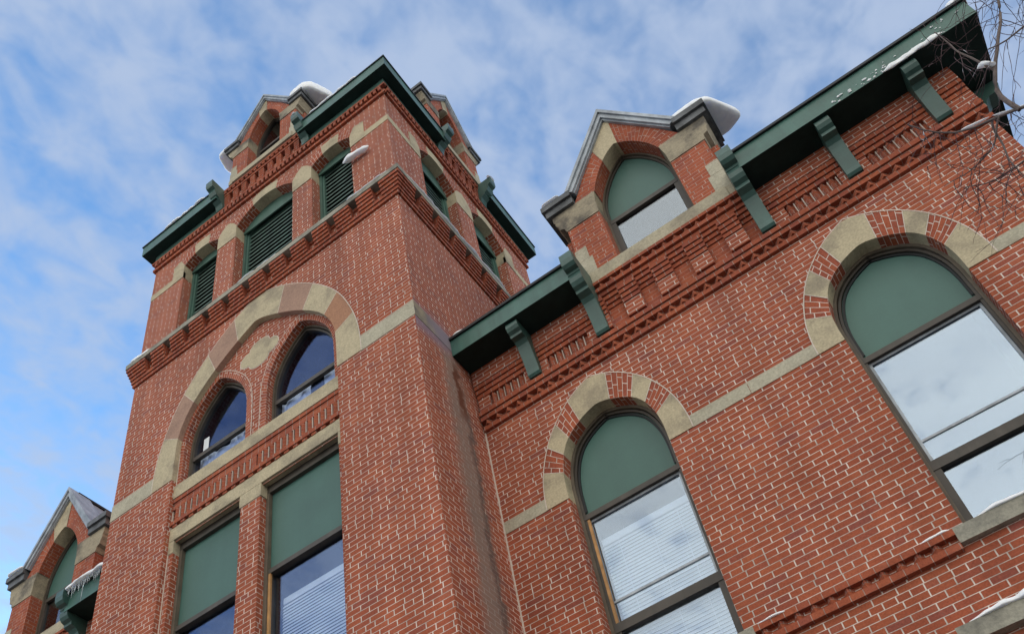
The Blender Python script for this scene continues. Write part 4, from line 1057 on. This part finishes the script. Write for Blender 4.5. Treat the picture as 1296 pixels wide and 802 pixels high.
snow_obj('snow_drift', strip([(-8.9, 5.80, 17.2), (-7.6, 5.80, 17.2)], .12, .09, 42), 'snow along the tower eave left of the front dormer', 'snow', g, strength=.015)
snow_obj('snow_drift', strip([(-6.85, 5.96, 17.46), (-6.05, 5.96, 17.46)], .08, .07, 43), 'snow on the sill of the front tower dormer', 'snow', g, strength=.01)
snow_obj('snow_drift', strip([(-7.53, 5.70, 17.31), (-7.38, 5.70, 17.31)], .12, .02, 44), 'snow cap on the bracket left of the front tower dormer', 'snow', g, strength=.01)
snow_obj('snow_drift', strip([(-5.47, 5.70, 17.31), (-5.30, 5.70, 17.31)], .16, .03, 45), 'snow cap on the bracket right of the front tower dormer', 'snow', g, strength=.01)
snow_obj('snow_drift', strip([(-3.36, 8.75, 17.31), (-3.36, 8.98, 17.31)], .14, .02, 46), 'snow cap on the far side bracket of the tower', 'snow', g, strength=.01)
snow_obj('snow_drift', strip([(.45, 7.19, 4.69), (1.72, 7.19, 4.69)], .10, .055, 47), 'snow on the sill of the large right arched window', 'snow', g, strength=.01)
snow_obj('snow_drift', strip([(-.02, 7.20, 4.686), (.28, 7.20, 4.686)], .09, .04, 48), 'snow on the sawtooth course left of the right window sill', 'snow', g, strength=.01)
snow_obj('snow_drift', strip([(-1.50, 7.20, 4.686), (-1.15, 7.20, 4.686)], .09, .03, 49), 'snow on the sawtooth course beside the left arched window', 'snow', g, strength=.01)
snow_obj('snow_drift', strip([(-.05, 7.17, 3.868), (.25, 7.16, 3.868), (1.2, 7.17, 3.868), (2.0, 7.17, 3.868)], .13, .065, 50), 'snow on the window hood in the bottom right corner', 'snow', g, strength=.012)
snow_obj('snow_drift', strip([(XR+.05, 6.735, ZT+.045), (XR+.30, 6.80, ZT+.045)], .12, .07, 51), 'little snow in the corner where the right eave meets the tower', 'snow', g, strength=.03, scale=9)
snow_obj('snow_block', slab([(3.02, 6.74), (3.24, 6.72), (3.27, 7.3), (3.08, 7.3)], ZT+.05, ZT+.17), 'snow on the outer corner of the right eave', 'snow', g, strength=.02)
# frozen spray on the right fascia
snow_obj('snow_strip', strip([(2.14, 6.745, 9.945), (2.5, 6.742, 9.955), (2.84, 6.742, 9.955)], .035, .05, 61, 3), 'ragged line of frozen snow along the lower edge of the right fascia', 'snow', g, strength=.03, scale=12)
bm = bmesh.new(); rnd = random.Random(5)
for i in range(26):
    c = Vector((rnd.uniform(1.55, 2.2), 6.746, rnd.uniform(9.94, 10.05)+.0)); r_ = rnd.uniform(.006, .022)
    bmesh.ops.create_icosphere(bm, subdivisions=1, radius=r_, matrix=Matrix.Translation(c) @ Matrix.Diagonal((rnd.uniform(.8, 2), .5, rnd.uniform(.7, 1.2), 1)))
for i in range(14):
    c = Vector((rnd.uniform(2.2, 3.1), 6.746, rnd.uniform(9.99, 10.2))); bmesh.ops.create_icosphere(bm, subdivisions=1, radius=rnd.uniform(.006, .013), matrix=Matrix.Translation(c) @ Matrix.Diagonal((1.4, .5, 1, 1)))
o = snow_obj('snow_flecks', bm, 'flecks of frozen snow stuck to the middle of the right fascia', 'snow', None, sub=1, strength=.008, scale=30); o['kind'] = 'stuff'
# icicles on the left eave
def icicles(parent, spots, z):
    for i, (x, y, ln) in enumerate(spots):
        bm = bmesh.new(); bmesh.ops.create_cone(bm, cap_ends=True, segments=8, radius1=.011, radius2=.0015, depth=ln, matrix=Matrix.Rotation(math.pi, 4, 'X'))
        for v in bm.verts: v.co.z -= ln/2
        me = bpy.data.meshes.new('icicle'); bm.to_mesh(me); bm.free(); me.materials.append(ICE)
        for p_ in me.polygons: p_.use_smooth = True
        c = bpy.data.objects.new('icicle', me); C.objects.link(c); c.parent = parent; c.location = Vector((x, y, z+EYE))-parent.location
rim = snow_obj('snow_drift', strip([(-11.08, 6.70, 10.28), (-10.7, 6.70, 10.28), (-10.3, 6.69, 10.28), (-9.6, 6.70, 10.28)], .13, .085, 71, vary=.6), 'snow cap with a fringe of icicles on the eave left of the tower', 'snow', None, strength=.03, scale=7)
rnd = random.Random(9)
icicles(rim, [(-11.0+.034*i+rnd.uniform(-.012, .012), 6.70+rnd.uniform(-.02, .01), rnd.choice([.07, .1, .14, .2, .16, .12])+(.22 if i == 13 else 0)) for i in range(30)], 10.27)
for name_, spots in (('right eave next to the tower dormer bracket', [(-2.02, 6.71, .10), (-1.96, 6.70, .14)]),):
    pass

# ================================================================ bare tree in front of the right corner
TREE = bpy.data.objects.new('bare_tree', None); C.objects.link(TREE); TREE.location = (4.35, 4.6, 0)
TREE['label'] = 'bare winter tree with thin dark twigs in front of the right wing corner'; TREE['category'] = 'tree'
TOFF = Vector((0, 0, EYE))-Vector(TREE.location)
def tube(bm, pts, r0, r1, sides=6):
    P = [Vector(p) for p in pts]; rings = []
    for i, p in enumerate(P):
        t = (P[min(len(P)-1, i+1)]-P[max(0, i-1)]).normalized(); up = Vector((0, 0, 1)) if abs(t.z) < .9 else Vector((1, 0, 0))
        u = t.cross(up).normalized(); v = t.cross(u); r_ = r0+(r1-r0)*i/(len(P)-1)
        rings.append([bm.verts.new(p+u*r_*math.cos(a)+v*r_*math.sin(a)) for a in [2*math.pi*k/sides for k in range(sides)]])
    for a, b in zip(rings, rings[1:]):
        for k in range(sides): bm.faces.new((a[k], a[(k+1) % sides], b[(k+1) % sides], b[k]))
    bm.faces.new(rings[-1])
def put(name, bm, m, parent=TREE, off=TOFF, label=None):
    me = bpy.data.meshes.new(name); bm.to_mesh(me); bm.free(); me.materials.append(m)
    for p in me.polygons: p.use_smooth = True
    o = bpy.data.objects.new(name, me); C.objects.link(o); o.parent = parent; o.location = off
    if label: o['label'] = label
    return o
def wander(p, d, ln, n, rnd, curl=.25, droop=0.0):
    pts = [Vector(p)]; d = Vector(d).normalized()
    for i in range(n):
        d = (d+Vector((rnd.gauss(0, curl), rnd.gauss(0, curl), rnd.gauss(0, curl)-droop))).normalized(); pts.append(pts[-1]+d*ln/n)
    return pts
rnd = random.Random(21)
bm = bmesh.new(); tr = [(4.35, 4.6, -EYE), (4.32, 4.62, .6), (4.2, 4.68, 2.4), (4.05, 4.75, 4.2), (3.75, 4.85, 5.6), (3.5, 4.95, 7.0), (3.3, 5.0, 8.6), (3.25, 5.0, 10.0)]
tube(bm, resample(tr, 24), .15, .03, 10); put('trunk', bm, BARK)
LIMBS = [  # hand placed limbs, each its own depth
    ([(3.95, 4.8, 4.7), (3.2, 5.0, 5.6), (2.55, 5.1, 6.05), (2.12, 5.2, 6.29), (1.95, 5.22, 6.42), (1.83, 5.22, 6.44), (1.72, 5.24, 6.50), (1.56, 5.22, 6.70), (1.50, 5.18, 6.84)], .030, .005),
    ([(2.12, 5.2, 6.29), (2.06, 5.15, 6.5), (2.15, 5.12, 6.72), (2.30, 5.10, 7.0), (2.48, 5.1, 7.25), (2.60, 5.05, 7.55), (2.75, 5.0, 8.0)], .019, .006),
    ([(2.16, 5.12, 6.75), (2.10, 5.05, 6.85), (2.07, 5.02, 7.03), (2.05, 5.0, 7.2), (2.03, 4.95, 7.35)], .010, .004),
    ([(3.55, 4.95, 6.9), (3.1, 5.1, 7.3), (2.85, 5.2, 7.6), (2.7, 5.25, 7.95), (2.55, 5.3, 8.4)], .022, .006),
    ([(3.65, 4.9, 6.2), (3.0, 4.9, 6.6), (2.6, 4.95, 6.8), (2.40, 5.0, 6.83), (2.2, 5.0, 6.86)], .018, .005),
    ([(1.95, 5.22, 6.42), (1.90, 5.3, 6.25), (1.86, 5.35, 6.0), (1.88, 5.4, 5.75)], .010, .003),
    ([(2.45, 5.12, 6.12), (2.15, 5.25, 5.98), (1.95, 5.3, 5.9), (1.72, 5.35, 5.95), (1.52, 5.35, 6.05)], .012, .003),
    ([(2.0, 5.21, 6.38), (1.86, 5.3, 6.24), (1.68, 5.35, 6.18), (1.45, 5.38, 6.22)], .009, .0025),
    ([(3.8, 4.85, 5.2), (3.0, 5.1, 5.6), (2.5, 5.25, 5.8), (2.2, 5.3, 5.85), (2.0, 5.35, 5.75), (1.9, 5.35, 5.6)], .020, .004),
]
for pts, a, b in LIMBS:
    bm = bmesh.new(); P = resample(smooth_half(pts, 30, 2), 26)
    for p in P: p += Vector((noise.noise(p*5), noise.noise(p*5+Vector((3, 3, 3))), noise.noise(p*5+Vector((7, 1, 5)))))*.018
    tube(bm, P, a, b, 7); limb = put('branch', bm, BARK)
    bmt = bmesh.new(); k = max(5, int(len(P)*.62))
    for i in range(len(P)-k, len(P)):
        sg_ = (P[i]-P[i-1]).length*20
        for j in range(int(sg_)+(1 if rnd.random() < sg_-int(sg_) else 0)):
            p = P[i]; d = Vector((rnd.uniform(-1.3, .4), rnd.uniform(-.4, .7), rnd.uniform(-1.35, .15)))
            q = wander(p, d, rnd.uniform(.20, .72), 9, rnd, .19, .04); tube(bmt, q, .0034, .0012, 4)
            for t in range(rnd.randint(1, 3)):
                s_ = q[rnd.randint(2, 8)]; e_ = wander(s_, d+Vector((rnd.gauss(0, .6), rnd.gauss(0, .6), rnd.gauss(0, .6))), rnd.uniform(.08, .26), 5, rnd, .16, .08); tube(bmt, e_, .0026, .001, 4)
    put('twigs', bmt, TWIG, limb, Vector((0, 0, 0)))['kind'] = 'stuff'
# snow lying on the boughs
def bough_snow(pts, wd, label, seed):
    snow_obj('snow_drift', strip([Vector(p)+Vector((0, 0, .012)) for p in pts], wd, .02, seed), label, 'snow', 'snow on the bare tree', strength=.006, scale=14)
bough_snow([(2.30, 5.16, 6.21), (2.12, 5.2, 6.305), (1.96, 5.22, 6.425)], .035, 'snow line on the thick bough by the right edge', 81)
bough_snow([(1.95, 5.22, 6.43), (1.83, 5.22, 6.455), (1.74, 5.24, 6.50)], .028, 'snow line along the thin end of the bough before the cornice', 82)
snow_obj('snow_clump', strip([(2.08, 5.10, 6.84), (2.13, 5.07, 6.83), (2.17, 5.08, 6.80), (2.20, 5.08, 6.77)], .06, .035, 83, 3), 'clump of snow caught in the twigs under the eave corner', 'snow', 'snow on the bare tree', strength=.035, scale=26)
